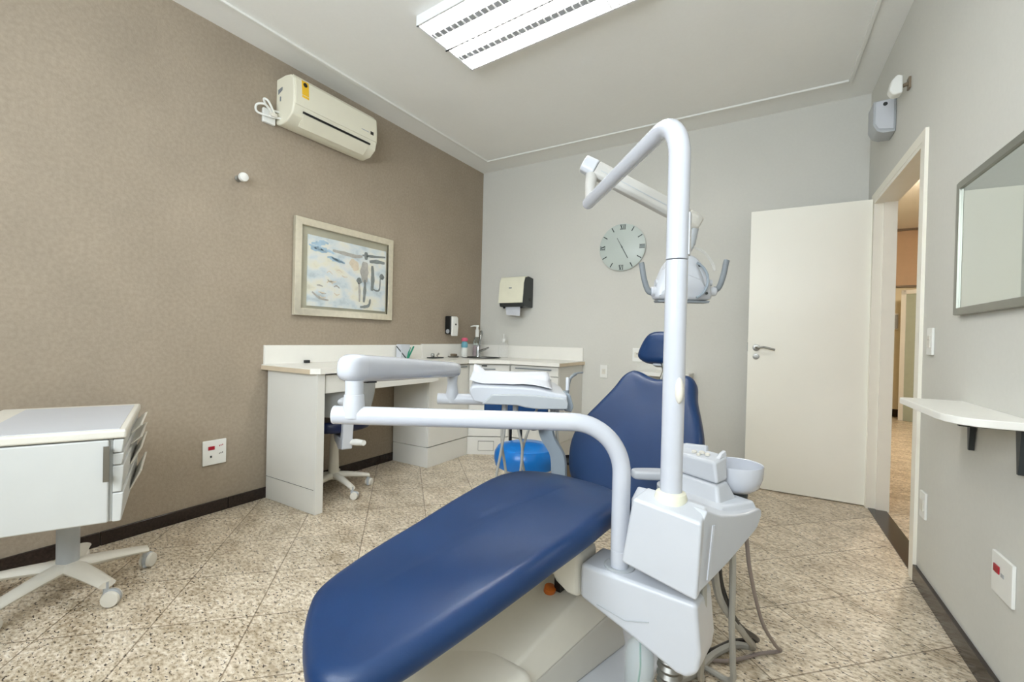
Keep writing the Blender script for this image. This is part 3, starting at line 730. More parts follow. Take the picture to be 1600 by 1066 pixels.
# worktop with splash backs, hole for the basin
root = thing('worktop', 'long white L-shaped worktop with upstand running into the corner', 'worktop', (-2.7,3.0,.9))
sc, sr = V((-2.72,3.84,0)), .20
outer = [(XL,1.70),(-2.47,1.70),(-2.43,1.74),(-2.548,3.40),(-2.235,3.615),(-1.72,3.615),(-1.72,YB),(XL,YB)]
mb = MB(); bm = mb.bm
def ring(r, z, n=32): return [(sc.x+1.18*r*math.cos(2*PI*k/n)*.85-.0*r, sc.y+r*math.sin(2*PI*k/n), z) for k in range(n)]
hole = ring(sr, 0)
vo = {}
for z in (CB, CT):
    a = [bm.verts.new((x,y,z)) for x,y in outer]; b = [bm.verts.new((x,y,z)) for x,y,_ in hole]
    ea = [bm.edges.new((a[i],a[(i+1)%len(a)])) for i in range(len(a))]; eb = [bm.edges.new((b[i],b[(i+1)%len(b)])) for i in range(len(b))]
    bmesh.ops.triangle_fill(bm, use_beauty=True, use_dissolve=False, edges=ea+eb)
    vo[z] = (a,b)
for k in (0,1):
    a, b = vo[CB][k], vo[CT][k]; n = len(a)
    for i in range(n): mb.face([a[i],a[(i+1)%n],b[(i+1)%n],b[i]])
build('top', mb, M['lamtop'], root, smooth=False)
build('edge_band', MB().box((XL,1.698,CB),(-2.475,1.7005,CT-.006)), M['edge'], root)
build('edge_band', MB().box((-1.7195,3.625,CB),(-1.7175,YB,CT-.006)), M['edge'], root)
build('upstand', MB().box((XL,1.71,CT),(XL+.018,3.222,CT+.128)), M['lamtop'], root, bevel=.002)
build('upstand', MB().box((XL,3.228,CT),(XL+.018,YB-.018,CT+.136)), M['lamtop'], root, bevel=.002)
build('upstand', MB().box((XL,YB-.018,CT),(-1.735,YB,CT+.130)), M['lamtop'], root, bevel=.002)
root = thing('sink_basin', 'round steel sink basin set into the corner worktop', 'sink', (sc.x,sc.y,CT))
mb = MB(); rr = [(1.04,.004),(1.03,.006),(.97,.004),(.95,-.008),(.93,-.03),(.86,-.10),(.5,-.13),(.1,-.135)]
mb.loft([ring(sr*q, CT+h) for q,h in rr], cap=False); build('bowl', mb, M['basin'], root)
mb = MB(); mb.lathe([(.03,-.132),(.03,-.128),(.02,-.126)], (sc.x,sc.y,CT), n=16); build('drain', mb, M['chrome'], root)
# tap
tp = V((-2.87,3.99,CT)); tdir = V((.62,-.78,0))
root = thing('sink_tap', 'chrome mixer tap with a tall spout at the corner sink', 'tap', tp)
mb = MB(); mb.lathe([(.03,0),(.03,.01),(.024,.02),(.022,.10),(.018,.12)], tp, n=18); build('body', mb, M['chrome'], root)
mb = MB(); mb.tube(spline([tp+V((0,0,.09)), tp+V((.02,.0,.17)), tp+V((.05,-.01,.25)), tp+tdir*.06+V((.03,0,.275)), tp+tdir*.10+V((.02,0,.24)), tp+tdir*.115+V((.02,0,.19))],6), .013, 12); build('spout', mb, M['chrome'], root)
mb = MB(); mb.tube([tp+V((.02,-.01,.06)), tp+V((.09,.0,.085)), tp+V((.13,.01,.105))], [.014,.011,.008], 10); build('lever', mb, M['chrome'], root)
# bottles
def bottle(name, label, c, prof, m, extra):
    root = thing(name, label, 'bottle', c)
    mb = MB(); mb.lathe(prof, c, n=18); build('body', mb, m, root)
    for n, mb, mm in extra: build(n, mb, mm, root)
    return root
bc = V((-2.905,3.79,CT))
bottle('spray_bottle', 'small white bottle with teal shoulder and pink cap by the tap', bc, [(.028,0),(.032,.01),(.034,.08),(.030,.10)], M['hallwhite'],
       [('shoulder', MB().lathe([(.0305,.10),(.035,.115),(.034,.145),(.020,.165)], bc, n=18), M['teal']),
        ('cap', MB().lathe([(.024,.165),(.034,.172),(.036,.19),(.028,.20),(.02,.205)], bc, n=18), M['pink'])])
bc = V((-2.94,4.06,CT))
bottle('pump_bottle', 'tall clear pump bottle with a white pump head behind the tap', bc, [(.04,0),(.043,.02),(.043,.16),(.03,.20),(.018,.215)], M['clear'],
       [('liquid', MB().lathe([(.036,.005),(.039,.02),(.039,.12),(.01,.122)], bc, n=18), M['liquid']),
        ('pump_head', MB().lathe([(.021,.215),(.022,.29),(.014,.30),(.011,.335)], bc, n=16).tube([bc+V((.014,.01,.335)),bc+V((-.03,-.02,.337)),bc+V((-.065,-.04,.327))], [.012,.009,.006], 8), M['hallwhite'])])
bc = V((-2.60,4.075,CT))
bottle('dispenser_bottle', 'clear bottle with a white pointed nozzle against the back upstand', bc, [(.05,0),(.053,.02),(.053,.13),(.03,.165),(.015,.175)], M['acrylic'],
       [('nozzle', MB().lathe([(.017,.165),(.019,.195),(.007,.21),(.004,.255)], bc, n=14), M['hallwhite'])])
build_s = thing('soap_dish', 'small dark dish with a sponge left of the sink', 'dish', (-2.93,3.62,CT))
build('dish', MB().lathe([(.05,0),(.06,.012),(.056,.014),(.045,.006)], (-2.93,3.64,CT), n=20), M['steel'], build_s)
tag(build('sponge', MB().box((-2.955,3.615,CT+.012),(-2.90,3.67,CT+.038)), M['brown'], bevel=.008, seg=3), 'brown sponge resting in the small steel dish', 'sponge')
# small tray with metal instruments
root = thing('instrument_dish', 'small dark tray on the worktop by the upstand joint', 'tray', (-2.9,3.30,CT))
build('tray', MB().box((-2.95,3.26,CT),(-2.87,3.42,CT+.012)), M['darkgrey'], root, bevel=.004)
tag(build('steel_cup', MB().lathe([(.014,0),(.018,.008),(.018,.03),(.012,.036)], (-2.91,3.30,CT+.012), n=14), M['chrome']), 'tiny steel cup on the small dark tray', 'cup')
tag(build('steel_tool', MB().tube([(-2.91,3.36,CT+.018),(-2.905,3.365,CT+.035),(-2.90,3.38,CT+.045)], [.012,.007,.01], 10), M['steel']), 'tiny steel tool piece standing on the small dark tray', 'tool')
# paper box with pens
root = thing('pen_cup', 'pale paper box holding pens on the desk against the upstand', 'pen cup', (-2.93,2.93,CT))
build('box', MB().box((-2.965,2.88,CT),(-2.905,2.99,CT+.135)), M['paper'], root, bevel=.003)
for i,(a,b,m,l) in enumerate((((-2.89,2.93,CT+.01),(-2.93,2.845,CT+.12),'darkgrey','thin dark pen leaning left out of the pen cup'),((-2.885,2.935,CT+.01),(-2.915,3.00,CT+.105),'green','green pen leaning beside the pale paper box'),((-2.88,2.94,CT+.01),(-2.90,3.03,CT+.115),'green','second green pen leaning furthest from the dark pen'))):
    mb = MB(); mb.tube([a,(V(a)*.9+V(b)*.1),b], [.003,.007 if m=='green' else .005,.007 if m=='green' else .004], 8); tag(build('pen', mb, M[m]), l, 'pen', 'pens at the paper box')
tag(build('pencil_sharpener', MB().box((-2.975,1.99,CT),(-2.955,2.03,CT+.02)), M['darkgrey'], bevel=.003), 'tiny dark object at the foot of the desk upstand', 'object')

# ------------------------------------------------------------------ casters
def star_base(root, hub, R, zh, n, a0, wheel_r, mleg, mwheel, sweep=.0, legw=.022, swing=None):
    for k in range(n):
        a = a0+2*PI*k/n
        c, s_ = math.cos(a), math.sin(a)
        D = V((c,s_,0)); T = V((-s_,c,0))
        rings = []
        for j in range(9):
            t = j/8; r = R*t*.98; z = zh - (zh-(wheel_r*2+.026))*(t**1.7)
            w = legw*(1.15-.35*t); h = .020*(1.25-.55*t)
            cpt = V((hub[0],hub[1],z))+D*r
            rings.append([cpt+T*(w*math.cos(q))*1.0+V((0,0,h*math.sin(q))) for q in [2*PI*i/12 for i in range(12)]])
        mb = MB(); mb.loft(rings); leg = build('leg', mb, mleg, root)
        e = V((hub[0],hub[1],0))+D*R*.95
        sw = (swing[k] if swing else a+.6)
        wd = V((math.cos(sw), math.sin(sw), 0)); wt = V((-wd.y, wd.x, 0))
        wc = e+wd*.018+V((0,0,wheel_r))
        mb = MB(); mb.lathe([(.010,0),(.010,wheel_r*2+.03)], (e.x,e.y,wheel_r*.2), n=10); mb.lathe([(wheel_r*.8,-.010),(wheel_r*1.02,-.006),(wheel_r*1.02,.006),(wheel_r*.8,.010)], wc+V((0,0,.004)), wt, 16)
        cs = build('caster', mb, M['grey'], root)
        for sd in (-1,1):
            mb = MB(); mb.lathe([(wheel_r*.55,.024),(wheel_r*.9,.022),(wheel_r,.016),(wheel_r,.010),(wheel_r*.5,.008)], wc, wt*sd, 18); build('wheel', mb, mwheel, cs)

# ------------------------------------------------------------------ drawer cart
root = thing('drawer_cart', 'white mobile drawer cart on a star base by the taupe wall', 'cart', (-2.47,.60,0))
ca = V((.46,.888,0)); cb = V((-.93,.368,0)).normalized(); cb = V((-.925,.379,0)).normalized()
NR = V((-1.943,.637,0)); W_, D_ = .45, .68
def CP(a, b, z): return NR-ca*a+cb*b+V((0,0,z))     # a: away from the drawer end, b: depth towards the wall
def cbox(a0,a1,b0,b1,z0,z1): return MB().hexa([CP(a0,b0,z0),CP(a1,b0,z0),CP(a1,b1,z0),CP(a0,b1,z0),CP(a0,b0,z1),CP(a1,b0,z1),CP(a1,b1,z1),CP(a0,b1,z1)])
build('top', cbox(0,W_,0,D_,.742,.772), M['cream'], root, bevel=.008, seg=3)
build('top_mat', cbox(.02,W_-.08,.02,D_-.05,.772,.7735), M['white'], root)
build('body', cbox(.036,W_-.02,.022,D_-.02,.452,.742), M['cart'], root, bevel=.004)
d = build('door', cbox(.046,W_-.02,.006,.022,.454,.738), M['cart'], root, bevel=.006, seg=3)
mb = MB(); hx = .050
cbx = lambda *q: mb.hexa([CP(q[0],q[2],q[4]),CP(q[1],q[2],q[4]),CP(q[1],q[3],q[4]),CP(q[0],q[3],q[4]),CP(q[0],q[2],q[5]),CP(q[1],q[2],q[5]),CP(q[1],q[3],q[5]),CP(q[0],q[3],q[5])]); cbx(hx-.008,hx+.008,-.026,-.018,.603,.722); cbx(hx-.006,hx+.006,-.02,.008,.612,.622); cbx(hx-.006,hx+.006,-.02,.008,.703,.713); lab(build('handle', mb, M['steel'], d), 'steel bar handle')
for z0, z1 in ((.692,.738),(.650,.690),(.556,.647),(.454,.553)):
    mb = MB()
    mb.hexa([CP(.036,.008,z0),CP(.036,D_-.012,z0),CP(.012,D_-.012,z0),CP(.012,.008,z0),CP(.036,.008,z1),CP(.036,D_-.012,z1),CP(.006,D_-.012,z1),CP(.006,.008,z1)])
    dr = build('drawer', mb, M['cart'], root, bevel=.004)
    mb = MB(); h = z1-z0
    mb.hexa([CP(.012,.30,z0+h*.25),CP(.012,D_-.03,z0+h*.25),CP(.006,D_-.03,z0+h*.25),CP(.006,.30,z0+h*.25),
             CP(-.020,.30,z1-.002),CP(-.020,D_-.03,z1-.002),CP(-.028,D_-.03,z1-.002),CP(-.028,.30,z1-.002)])
    build('drawer_pull', mb, M['cream'], dr, bevel=.002)
hub = (-2.575,.652)
mb = MB(); mb.lathe([(.037,.09),(.037,.30),(.033,.302)], (hub[0],hub[1],0), n=24); mb.lathe([(.031,.30),(.031,.452)], (hub[0],hub[1],0), n=24); build('post', mb, M['grey'], root)
mb = MB(); mb.lathe([(.06,.455),(.06,.464)], (hub[0],hub[1],-.010), n=24); build('mount_plate', mb, M['grey'], root)
star_base(root, hub, .275, .112, 5, math.radians(11), .032, M['cream'], M['cream'], swing=[.9,2.2,2.8,4,5.2], legw=.038)

# ------------------------------------------------------------------ task chair at the desk
tc_ = V((-2.735,2.08,0))
root = thing('task_chair', 'navy swivel task chair with grey back shell tucked under the desk', 'chair', tc_)
mb = MB(); mb.lathe([(.034,.09),(.036,.12),(.030,.30),(.026,.42),(.024,.43)], tc_, n=20); build('post', mb, M['cream'], root)
star_base(root, (tc_.x,tc_.y), .255, .115, 5, math.radians(-8), .026, M['cream'], M['cream'], swing=[.5,1.9,2.7,4.4,-1.0], legw=.024)
so = spl2([(-.21,-.12),(-.16,-.205),(0,-.225),(.13,-.20),(.20,-.12),(.21,0),(.20,.12),(.13,.20),(0,.225),(-.16,.205),(-.21,.12),(-.225,0)], 4)
sc_ = tc_+V((.04,-.03,.525))
mb = MB(); mb.pillow(so, lambda a,b,h: sc_+V((a,b,h+.012*(a*a+b*b)/.05)), .075, .032, ((-.05,0),(.05,0)), puff=.008); build('seat', mb, M['darknavy'], root)
mb = MB(); mb.lathe([(.07,.43),(.07,.438),(.11,.449)], tc_, n=20); build('seat_plate', mb, M['black'], root)
# bracket and levers (back towards the room)
bd_ = V((.93,-.37,0)).normalized(); bt_ = V((-bd_.y,bd_.x,0))
mb = MB()
mb.prism([tc_+bd_*a+bt_*-.034+V((0,0,z)) for a,z in ((.10,.435),(.10,.405),(.21,.345),(.30,.36),(.335,.62),(.285,.62),(.255,.425))], bt_*.068); build('back_bracket', mb, M['white'], root, bevel=.008, seg=3)
mb = MB(); mb.tube([tc_+bd_*.28+bt_*.02+V((0,0,.40)), tc_+bd_*.33+bt_*.05+V((0,0,.407)), tc_+bd_*.40+bt_*.075+V((0,0,.413))], [.018,.022,.018], 12); build('tilt_lever', mb, M['hallwhite'], root)
mb = MB(); mb.lathe([(.017,.37),(.02,.38),(.02,.42),(.014,.425)], tc_+bd_*.075, n=14); build('height_knob', mb, M['hallwhite'], root)
# back shell
bo = spl2([(-.17,.0),(-.21,.12),(-.205,.20),(-.165,.265),(-.07,.295),(.07,.295),(.165,.265),(.205,.20),(.21,.12),(.17,0),(.09,-.035),(-.09,-.035)][::-1], 4)
bc_ = tc_+bd_*.28+V((0,0,.60))
def bf(a,b,h): return bc_+bt_*a+V((0,0,b))+bd_*(h+.02*b/.3-1.6*a*a)
mb = MB(); mb.pillow(bo, bf, .025, .012, ((-.08,.15),(.08,.15))); lab(build('back_shell', mb, M['shell'], root), 'grey plastic back shell')
mb = MB(); mb.pillow([(a*.97,b*.98+.002) for a,b in bo], lambda a,b,h: bf(a,b,h-.024), .04, .02, ((-.08,.15),(.08,.15))); build('back_cushion', mb, M['darknavy'], root)
mb = MB(); mb.ball(bc_+V((0,0,.075))+bd_*.018+bt_*.005, .022, .075, .035, rot=Matrix.Rotation(math.atan2(bd_.y,bd_.x),3,'Z')); build('lumbar_knob', mb, M['white'], root)

# ------------------------------------------------------------------ blue operator stool
st = V((-1.275,2.270,0))
root = thing('operator_stool', 'bright blue round stool with a low back behind the instrument tray', 'stool', st)
mb = MB(); mb.lathe([(.10,.375),(.155,.376),(.178,.39),(.188,.43),(.184,.465),(.166,.494),(.11,.510),(.02,.516)], st, n=40); build('seat', mb, M['blue'], root)
mb = MB(); mb.lathe([(.028,.09),(.030,.25),(.022,.26),(.022,.376)], st, n=18); build('post', mb, M['chrome'], root)
star_base(root, (st.x,st.y), .27, .105, 5, .4, .026, M['grey'], M['darkgrey'], legw=.02)
bk = V((-1.44,2.42,0)); bu_ = V((.86,.51,0)); bn_ = V((.51,-.86,0))
for k in (-.032,.032):
    mb = MB(); mb.tube([bk+bu_*k+V((.06,-.06,.42)), bk+bu_*k+V((0,0,.45)), bk+bu_*k+V((0,0,.66))], .009, 10); lab(build('back_rod', mb, M['black'], root), 'black rod')
mb = MB(); mb.pillow(spl2([(-.195,.56),(-.20,.60),(-.20,.74),(-.19,.785),(-.1,.79),(.1,.79),(.19,.785),(.20,.74),(.20,.60),(.195,.56),(.1,.555),(-.1,.555)][::-1],3), lambda a,b,h: bk+bu_*a+V((0,0,b))+bn_*(h+.02), .045, .02, ((-.1,.67),(.1,.67))); build('backrest', mb, M['blueback'], root)
# waste bin behind the backrest
root = thing('waste_bin', 'small brown waste bin on the floor behind the dental chair', 'bin', (-1.33,3.05,0))
mb = MB(); mb.lathe([(.09,0),(.095,.005),(.115,.25),(.112,.25),(.092,.012),(.02,.010)], (-1.30,3.02,0), n=28); build('body', mb, M['brown'], root)
mb = MB(); mb.lathe([(.114,.235),(.118,.24),(.118,.254),(.108,.254),(.100,.20),(.05,.19)], (-1.30,3.02,0), n=28); build('liner', mb, M['black'], root)

# ------------------------------------------------------------------ dental chair
root = thing('dental_chair', 'navy vinyl dental chair reclining on a white base', 'dental chair', (-.72,1.3,0))
CA = V((math.sin(.14),math.cos(.14),0)); CRt = V((math.cos(.14),-math.sin(.14),0)); P0 = V((-.845,.600,0))
def zs(s):
    pts = [(-.1,.452),(0,.462),(.3,.510),(.6,.560),(.8,.582),(.95,.582),(1.05,.575),(1.12,.56),(1.3,.52)]
    for (a,za),(b,zb) in zip(pts,pts[1:]):
        if s <= b: t = max(0,(s-a)/(b-a)); return za+(zb-za)*t
    return .46
def seatf(q, s, h):
    z = zs(s)*.5+.25*(zs(max(0,s-.06))+zs(s+.06))
    return P0+CA*s+CRt*q+V((0,0,z+h))
so = spl2([(-.07,.012),(-.118,.040),(-.155,.066),(-.185,.094),(-.202,.135),(-.213,.19),(-.224,.29),(-.228,.47),(-.240,.66),(-.254,.83),(-.252,.91),(-.228,.99),(-.16,1.06),(-.08,1.09),(.0,1.10),(.08,1.09),(.16,1.065),(.23,1.00),(.262,.90),(.268,.75),(.262,.63),(.250,.53),(.240,.45),(.221,.31),(.201,.18),(.184,.09),(.158,.015),(.115,-.030),(.058,-.038),(-.005,-.018)][::-1], 6)
if True:
    # make sure the outline is counter clockwise
    A_ = sum(so[i].x*so[(i+1)%len(so)].y-so[(i+1)%len(so)].x*so[i].y for i in range(len(so)))
    if A_ < 0: so = so[::-1]
mb = MB(); mb.pillow(so, seatf, .072, .042, ((0,.18),(0,.90)), puff=.006, steps=7, back=.6); build('seat', mb, M['leather'], root)
mb = MB(); mb.pillow([V((p.x*.78, .16+p.y*.84)) for p in so], lambda q,s,h: seatf(q,s,h-.070), .03, .012, ((0,.3),(0,.85))); lab(build('seat_pan', mb, M['cream'], root), 'cream underside pan')
# backrest
B0 = V((-.622,1.80,.445)); T0 = V((-.525,2.225,.985)); BU = (T0-B0).normalized(); BL = (T0-B0).length
BR = V((.985,-.174,0)); BN = BR.cross(BU); BN = BN if BN.y < 0 else -BN       # facing the foot end
bo = [(-.10,.0),(-.185,.035),(-.245,.10),(-.288,.20),(-.300,.285),(-.285,.37),(-.245,.47),(-.207,.565),(-.182,.648),(-.142,.688),(-.095,.684),(-.05,.664),(0,.652),(.05,.660),(.095,.676),(.140,.680),(.180,.642),(.205,.56),(.245,.47),(.285,.37),(.300,.285),(.288,.20),(.245,.10),(.185,.035),(.10,.0),(0,-.008)]
bo = spl2(bo, 6)
A_ = sum(bo[i].x*bo[(i+1)%len(bo)].y-bo[(i+1)%len(bo)].x*bo[i].y for i in range(len(bo)))
if A_ < 0: bo = bo[::-1]
def backf(q, h, t): return B0+BR*q+BU*h+BN*(t-.25*max(0,abs(q)-.12)**1*.0+.25*q*q)
mb = MB(); mb.pillow(bo, backf, .075, .04, ((0,.2),(0,.45)), puff=-.006, steps=7, back=.5); build('backrest', mb, M['leather'], root)
mb = MB(); mb.pillow([V((p.x*.84,.06+p.y*.84)) for p in bo], lambda q,h,t: backf(q,h,t-.07), .03, .014, ((0,.2),(0,.45))); lab(build('back_shell', mb, M['cream'], root), 'cream back shell')
# headrest
HC = V((-.560,2.30,1.092))
ho = spl2([(-.115,-.055),(-.118,-.02),(-.09,.045),(-.055,.078),(0,.086),(.055,.078),(.09,.045),(.118,-.02),(.115,-.055),(.07,-.078),(0,-.082),(-.07,-.078)][::-1], 5)
A_ = sum(ho[i].x*ho[(i+1)%len(ho)].y-ho[(i+1)%len(ho)].x*ho[i].y for i in range(len(ho)))
if A_ < 0: ho = ho[::-1]
HU = V((.03,.25,.97)).normalized(); HN = BR.cross(HU); HN = HN if HN.y < 0 else -HN
mb = MB(); mb.pillow(ho, lambda q,h,t: HC+BR*q*.93+HU*h+HN*(t-.6*q*q), .07, .035, ((-.03,0),(.03,0)), puff=.006, steps=6, back=.6); hd = build('headrest', mb, M['leather'], root)
mb = MB(); mb.tube([T0+BU*-.12-BN*.06, T0+BU*.03-BN*.055, HC-HU*.02-HN*.05], .014, 12); build('headrest_post', mb, M['chrome'], root)
mb = MB(); mb.obox(HC-HU*.08-HN*.05, BR, HU, HN, .025, .012, .02); build('headrest_knob', mb, M['grey'], hd, bevel=.005)
# armrests
mb = MB(); mb.pillow(spl2([(-.092,-.012),(-.075,-.030),(0,-.036),(.075,-.030),(.09,0),(.075,.030),(0,.036),(-.075,.030),(-.092,.012)],5), lambda a,b,h: V((-.424,1.712,.638))+V((.853,.522,0))*(a*.80)+V((-.522,.853,0))*b+V((0,0,h)), .030, .012, ((-.05,0),(.05,0)))
am = build('armrest', mb, M['white'], root)
build('armrest_support', MB().tube(spline([(-.36,1.62,.62),(-.37,1.64,.55),(-.42,1.66,.44)],5), .022, 12), M['grey'], am)
lp = spline([(-.866,1.697,.755),(-.855,1.707,.70),(-.820,1.727,.63),(-.812,1.730,.55),(-.81,1.727,.46)],6)
mb = MB(); mb.loft([[p+V((.853,.522,0))*a*.033+V((-.522,.853,0))*b*.02 for a,b in ((-1,-.6),(-.4,-1),(.7,-1),(1,-.3),(1,.6),(.4,1),(-.7,1),(-1,.4))] for i,p in enumerate(lp)])
am = lab(build('armrest', mb, M['bluegrey'], root, sub=0), 'blue grey curved armrest bracket')
mb = MB(); mb.pillow(spl2([(-.09,-.03),(.09,-.03),(.11,0),(.09,.03),(-.09,.03),(-.11,0)],4), lambda a,b,h: V((-.87,1.70,.777))+CA*a+CRt*b+V((0,0,h)), .03, .014, ((-.06,0),(.06,0))); build('arm_pad', mb, M['darknavy'], am)
# base
def chb(s0,s1,q0,q1,z0,z1): 
    return MB().hexa([P0+CA*s0+CRt*q0+V((0,0,z0)),P0+CA*s0+CRt*q1+V((0,0,z0)),P0+CA*s1+CRt*q1+V((0,0,z0)),P0+CA*s1+CRt*q0+V((0,0,z0)),P0+CA*s0+CRt*q0+V((0,0,z1)),P0+CA*s0+CRt*q1+V((0,0,z1)),P0+CA*s1+CRt*q1+V((0,0,z1)),P0+CA*s1+CRt*q0+V((0,0,z1))])
bs = [P0+CA*s+CRt*q for q,s in rrect(.60,1.05,.12,6,.06,.82)]
build('base_plate', MB().prism([(p.x,p.y,.0) for p in bs], (0,0,.03)), M['white'], root, bevel=.01, seg=3)
def chp(s,q,z): return P0+CA*s+CRt*q+V((0,0,z))
mb = MB(); mb.hexa([chp(.42,-.16,.10),chp(.42,.150,.10),chp(1.02,.205,.16),chp(1.02,-.16,.16),chp(.42,-.10,.205),chp(.42,.138,.178),chp(1.02,.158,.288),chp(1.02,-.10,.33)]); build('lift_arm', mb, M['cream'], root, bevel=.012, seg=4)
mb = MB(); mb.hexa([chp(.44,-.17,.028),chp(.44,.150,.028),chp(1.04,.235,.028),chp(1.04,-.17,.028),chp(.44,-.155,.108),chp(.44,.146,.108),chp(1.04,.205,.165),chp(1.04,-.155,.165)]); lab(build('arm_skirt', mb, M['skirt'], root, bevel=.012, seg=3), 'grey lower skirt')
mb = MB(); mb.hexa([chp(.12,-.22,.03),chp(.12,.22,.03),chp(.555,.225,.03),chp(.555,-.22,.03),chp(.17,-.18,.19),chp(.17,.18,.19),chp(.535,.195,.205),chp(.535,-.18,.205)]); build('base_cover', mb, M['cream'], root, bevel=.035, seg=5)
mb = MB(); mb.hexa([chp(.80,-.12,.22),chp(.80,-.02,.22),chp(.98,-.02,.24),chp(.98,-.12,.24),chp(.72,-.14,.47),chp(.72,.0,.47),chp(.98,.0,.47),chp(.98,-.14,.47)]); build('seat_support', mb, M['cream'], root, bevel=.02, seg=3)
mb = MB(); p = chp(.80,.060,.262); mb.lathe([(.02,-.01),(.02,.012),(.014,.014)], p, (.25,-.15,.95), 16); lab(build('side_button', mb, M['orange'], root), 'orange round button')
mb = MB(); p = chp(.83,.085,.285); mb.obox(p, CA, CRt, (0,0,1), .022, .012, .022); lab(build('side_lever', mb, M['black'], root), 'black lever')
mb = MB(); mb.lathe([(.012,0),(.016,.02),(.016,.26)], (-1.01,2.62,0), n=12) 
bm_tmp = mb
# ------------------------------------------------------------------ cuspidor unit on its boom
root = thing('cuspidor_unit', 'white dental water unit with spittoon bowl on a side boom', 'dental unit', (-.3,1.35,0))
BA = V((.994,-.108,0)); BNb = V((.108,.994,0)); bO = V((-.532,1.300,0))
def bp(u, w, z): return bO+BA*u+BNb*w+V((0,0,z))
prof = [(0,.43),(0,.325),(.155,.275),(.295,.225),(.325,.225),(.352,.25),(.358,.30),(.345,.43)]
mb = MB(); mb.prism([bp(u,0,z) for u,z in prof], BNb*.15); bo_ = build('boom', mb, M['white'], root, bevel=.014, seg=4)
mb = MB(); mb.lathe([(.046,0),(.046,.004),(.040,.006),(.030,.002)], (-.424,1.349,.430), n=28); lab(build('socket_ring', mb, M['grey'], root), 'grey socket around the arm post')
mb = MB(); mb.tube([bp(.06,-.001,.325),bp(.15,-.0015,.312),bp(.22,-.0015,.335)], .0016, 6); build('boom_seam', mb, M['grey'], bo_)
build('boom_joint', MB().prism([(-.640,1.285,.40),(-.606,1.275,.360),(-.574,1.29,.323),(-.538,1.312,.305),(-.535,1.312,.450),(-.64,1.30,.47)], (.012,.12,0)), M['cream'], root, bevel=.02, seg=4)
# housing
A0 = V((-.186,1.239,.450)); B0_ = V((-.400,1.281,.478)); A1 = V((-.178,1.241,.654)); B1_ = V((-.365,1.262,.676))
D1 = V((-.176,1.318,.678)); C1 = V((-.345,1.345,.690)); C0_ = V((-.330,1.40,.47)); D0_ = V((-.17,1.36,.48))
mb = MB(); mb.hexa([A0,B0_,C0_,D0_,A1,B1_,C1,D1]); build('housing', mb, M['white'], root, bevel=.009, seg=4)
E1 = V((-.877,.48,0)); E2 = V((.48,.877,0)); UC = V((-.186,1.239,0))
def up_(e, o, z): return UC+E1*e+E2*o+V((0,0,z))
sp = [(.012,.470),(.010,.640),(.036,.676),(.060,.664),(.10,.652),(.155,.645),(.213,.644),(.262,.650),(.276,.645),(.279,.625),(.262,.595),(.246,.583),(.133,.522)]
mb = MB()
rings = []
sp = [(.012,.466),(.012,.640),(.044,.676),(.084,.660),(.125,.645),(.197,.630),(.274,.619),(.345,.617),(.362,.610),(.366,.593),(.339,.561),(.318,.552),(.168,.504)]
for e, k in ((.002,1),(.05,1),(.12,1),(.19,.98),(.25,.93)):
    rings.append([up_(e+.139*o, o, .56+(z-.56)*k) for o,z in sp])
mb.loft(rings); build('basin_deck', mb, M['white'], root, bevel=.006, seg=3)
mb = MB(); mb.prism([up_(-.0015,o,z) for o,z in ((.035,.50),(.052,.64),(.062,.64),(.056,.60),(.040,.50))], E1*-.003); build('side_fin', mb, M['whiteg'], root, bevel=.001)
# tower: neck + head
def sup(cx, cy, rx, ry, z, n=28, p=2.6):
    out = []
    for k in range(n):
        a = 2*PI*k/n; c, s_ = math.cos(a), math.sin(a)
        out.append(up_(cx+rx*math.copysign(abs(c)**(2/p),c), cy+ry*math.copysign(abs(s_)**(2/p),s_), z))
    return out
mb = MB(); mb.hexa([up_(.050,.13,.60),up_(.27,.13,.60),up_(.28,.36,.60),up_(.055,.355,.60),up_(.075,.20,.640),up_(.25,.20,.640),up_(.25,.345,.636),up_(.066,.345,.636)]); build('basin_block', mb, M['white'], root, bevel=.008, seg=3)
mb = MB(); mb.hexa([up_(.082,.200,.615),up_(.31,.200,.615),up_(.31,.33,.615),up_(.10,.33,.615),up_(.113,.232,.685),up_(.30,.232,.685),up_(.30,.305,.685),up_(.130,.305,.685)]); nk = build('tower_neck', mb, M['white'], root, bevel=.012, seg=4)
mb = MB(); mb.hexa([up_(.113,.232,.6865),up_(.30,.232,.6865),up_(.30,.305,.6865),up_(.130,.305,.6865),up_(.130,.238,.750),up_(.29,.238,.750),up_(.29,.300,.769),up_(.128,.300,.767)]); th = build('tower_head', mb, M['white'], root, bevel=.010, seg=4)
mb = MB(); mb.hexa([up_(.195,.284,.760),up_(.288,.272,.757),up_(.288,.301,.762),up_(.195,.301,.762),up_(.198,.287,.782),up_(.284,.278,.772),up_(.284,.300,.772),up_(.198,.300,.782)]); lab(build('tower_rim', mb, M['white'], root, bevel=.004, seg=3), 'raised rim at the back of the head')
mb = MB(); mb.hexa([up_(.130,.262,.755),up_(.146,.262,.755),up_(.146,.300,.764),up_(.130,.300,.764),up_(.132,.278,.772),up_(.144,.278,.772),up_(.144,.297,.780),up_(.132,.297,.780)]); build('tower_post', mb, M['white'], root, bevel=.003)
for e_, o_, r in ((.175,.265,.008),(.198,.268,.009),(.222,.262,.008),(.198,.252,.006)):
    mb = MB(); mb.lathe([(r,0),(r,.006),(r*.5,.009)], up_(e_,o_,.749+(o_-.238)*.31), n=12); lab(build('nozzle_button', mb, M['cream'], root), 'small pale nozzle')
bw = up_(.162,.392,-.004)
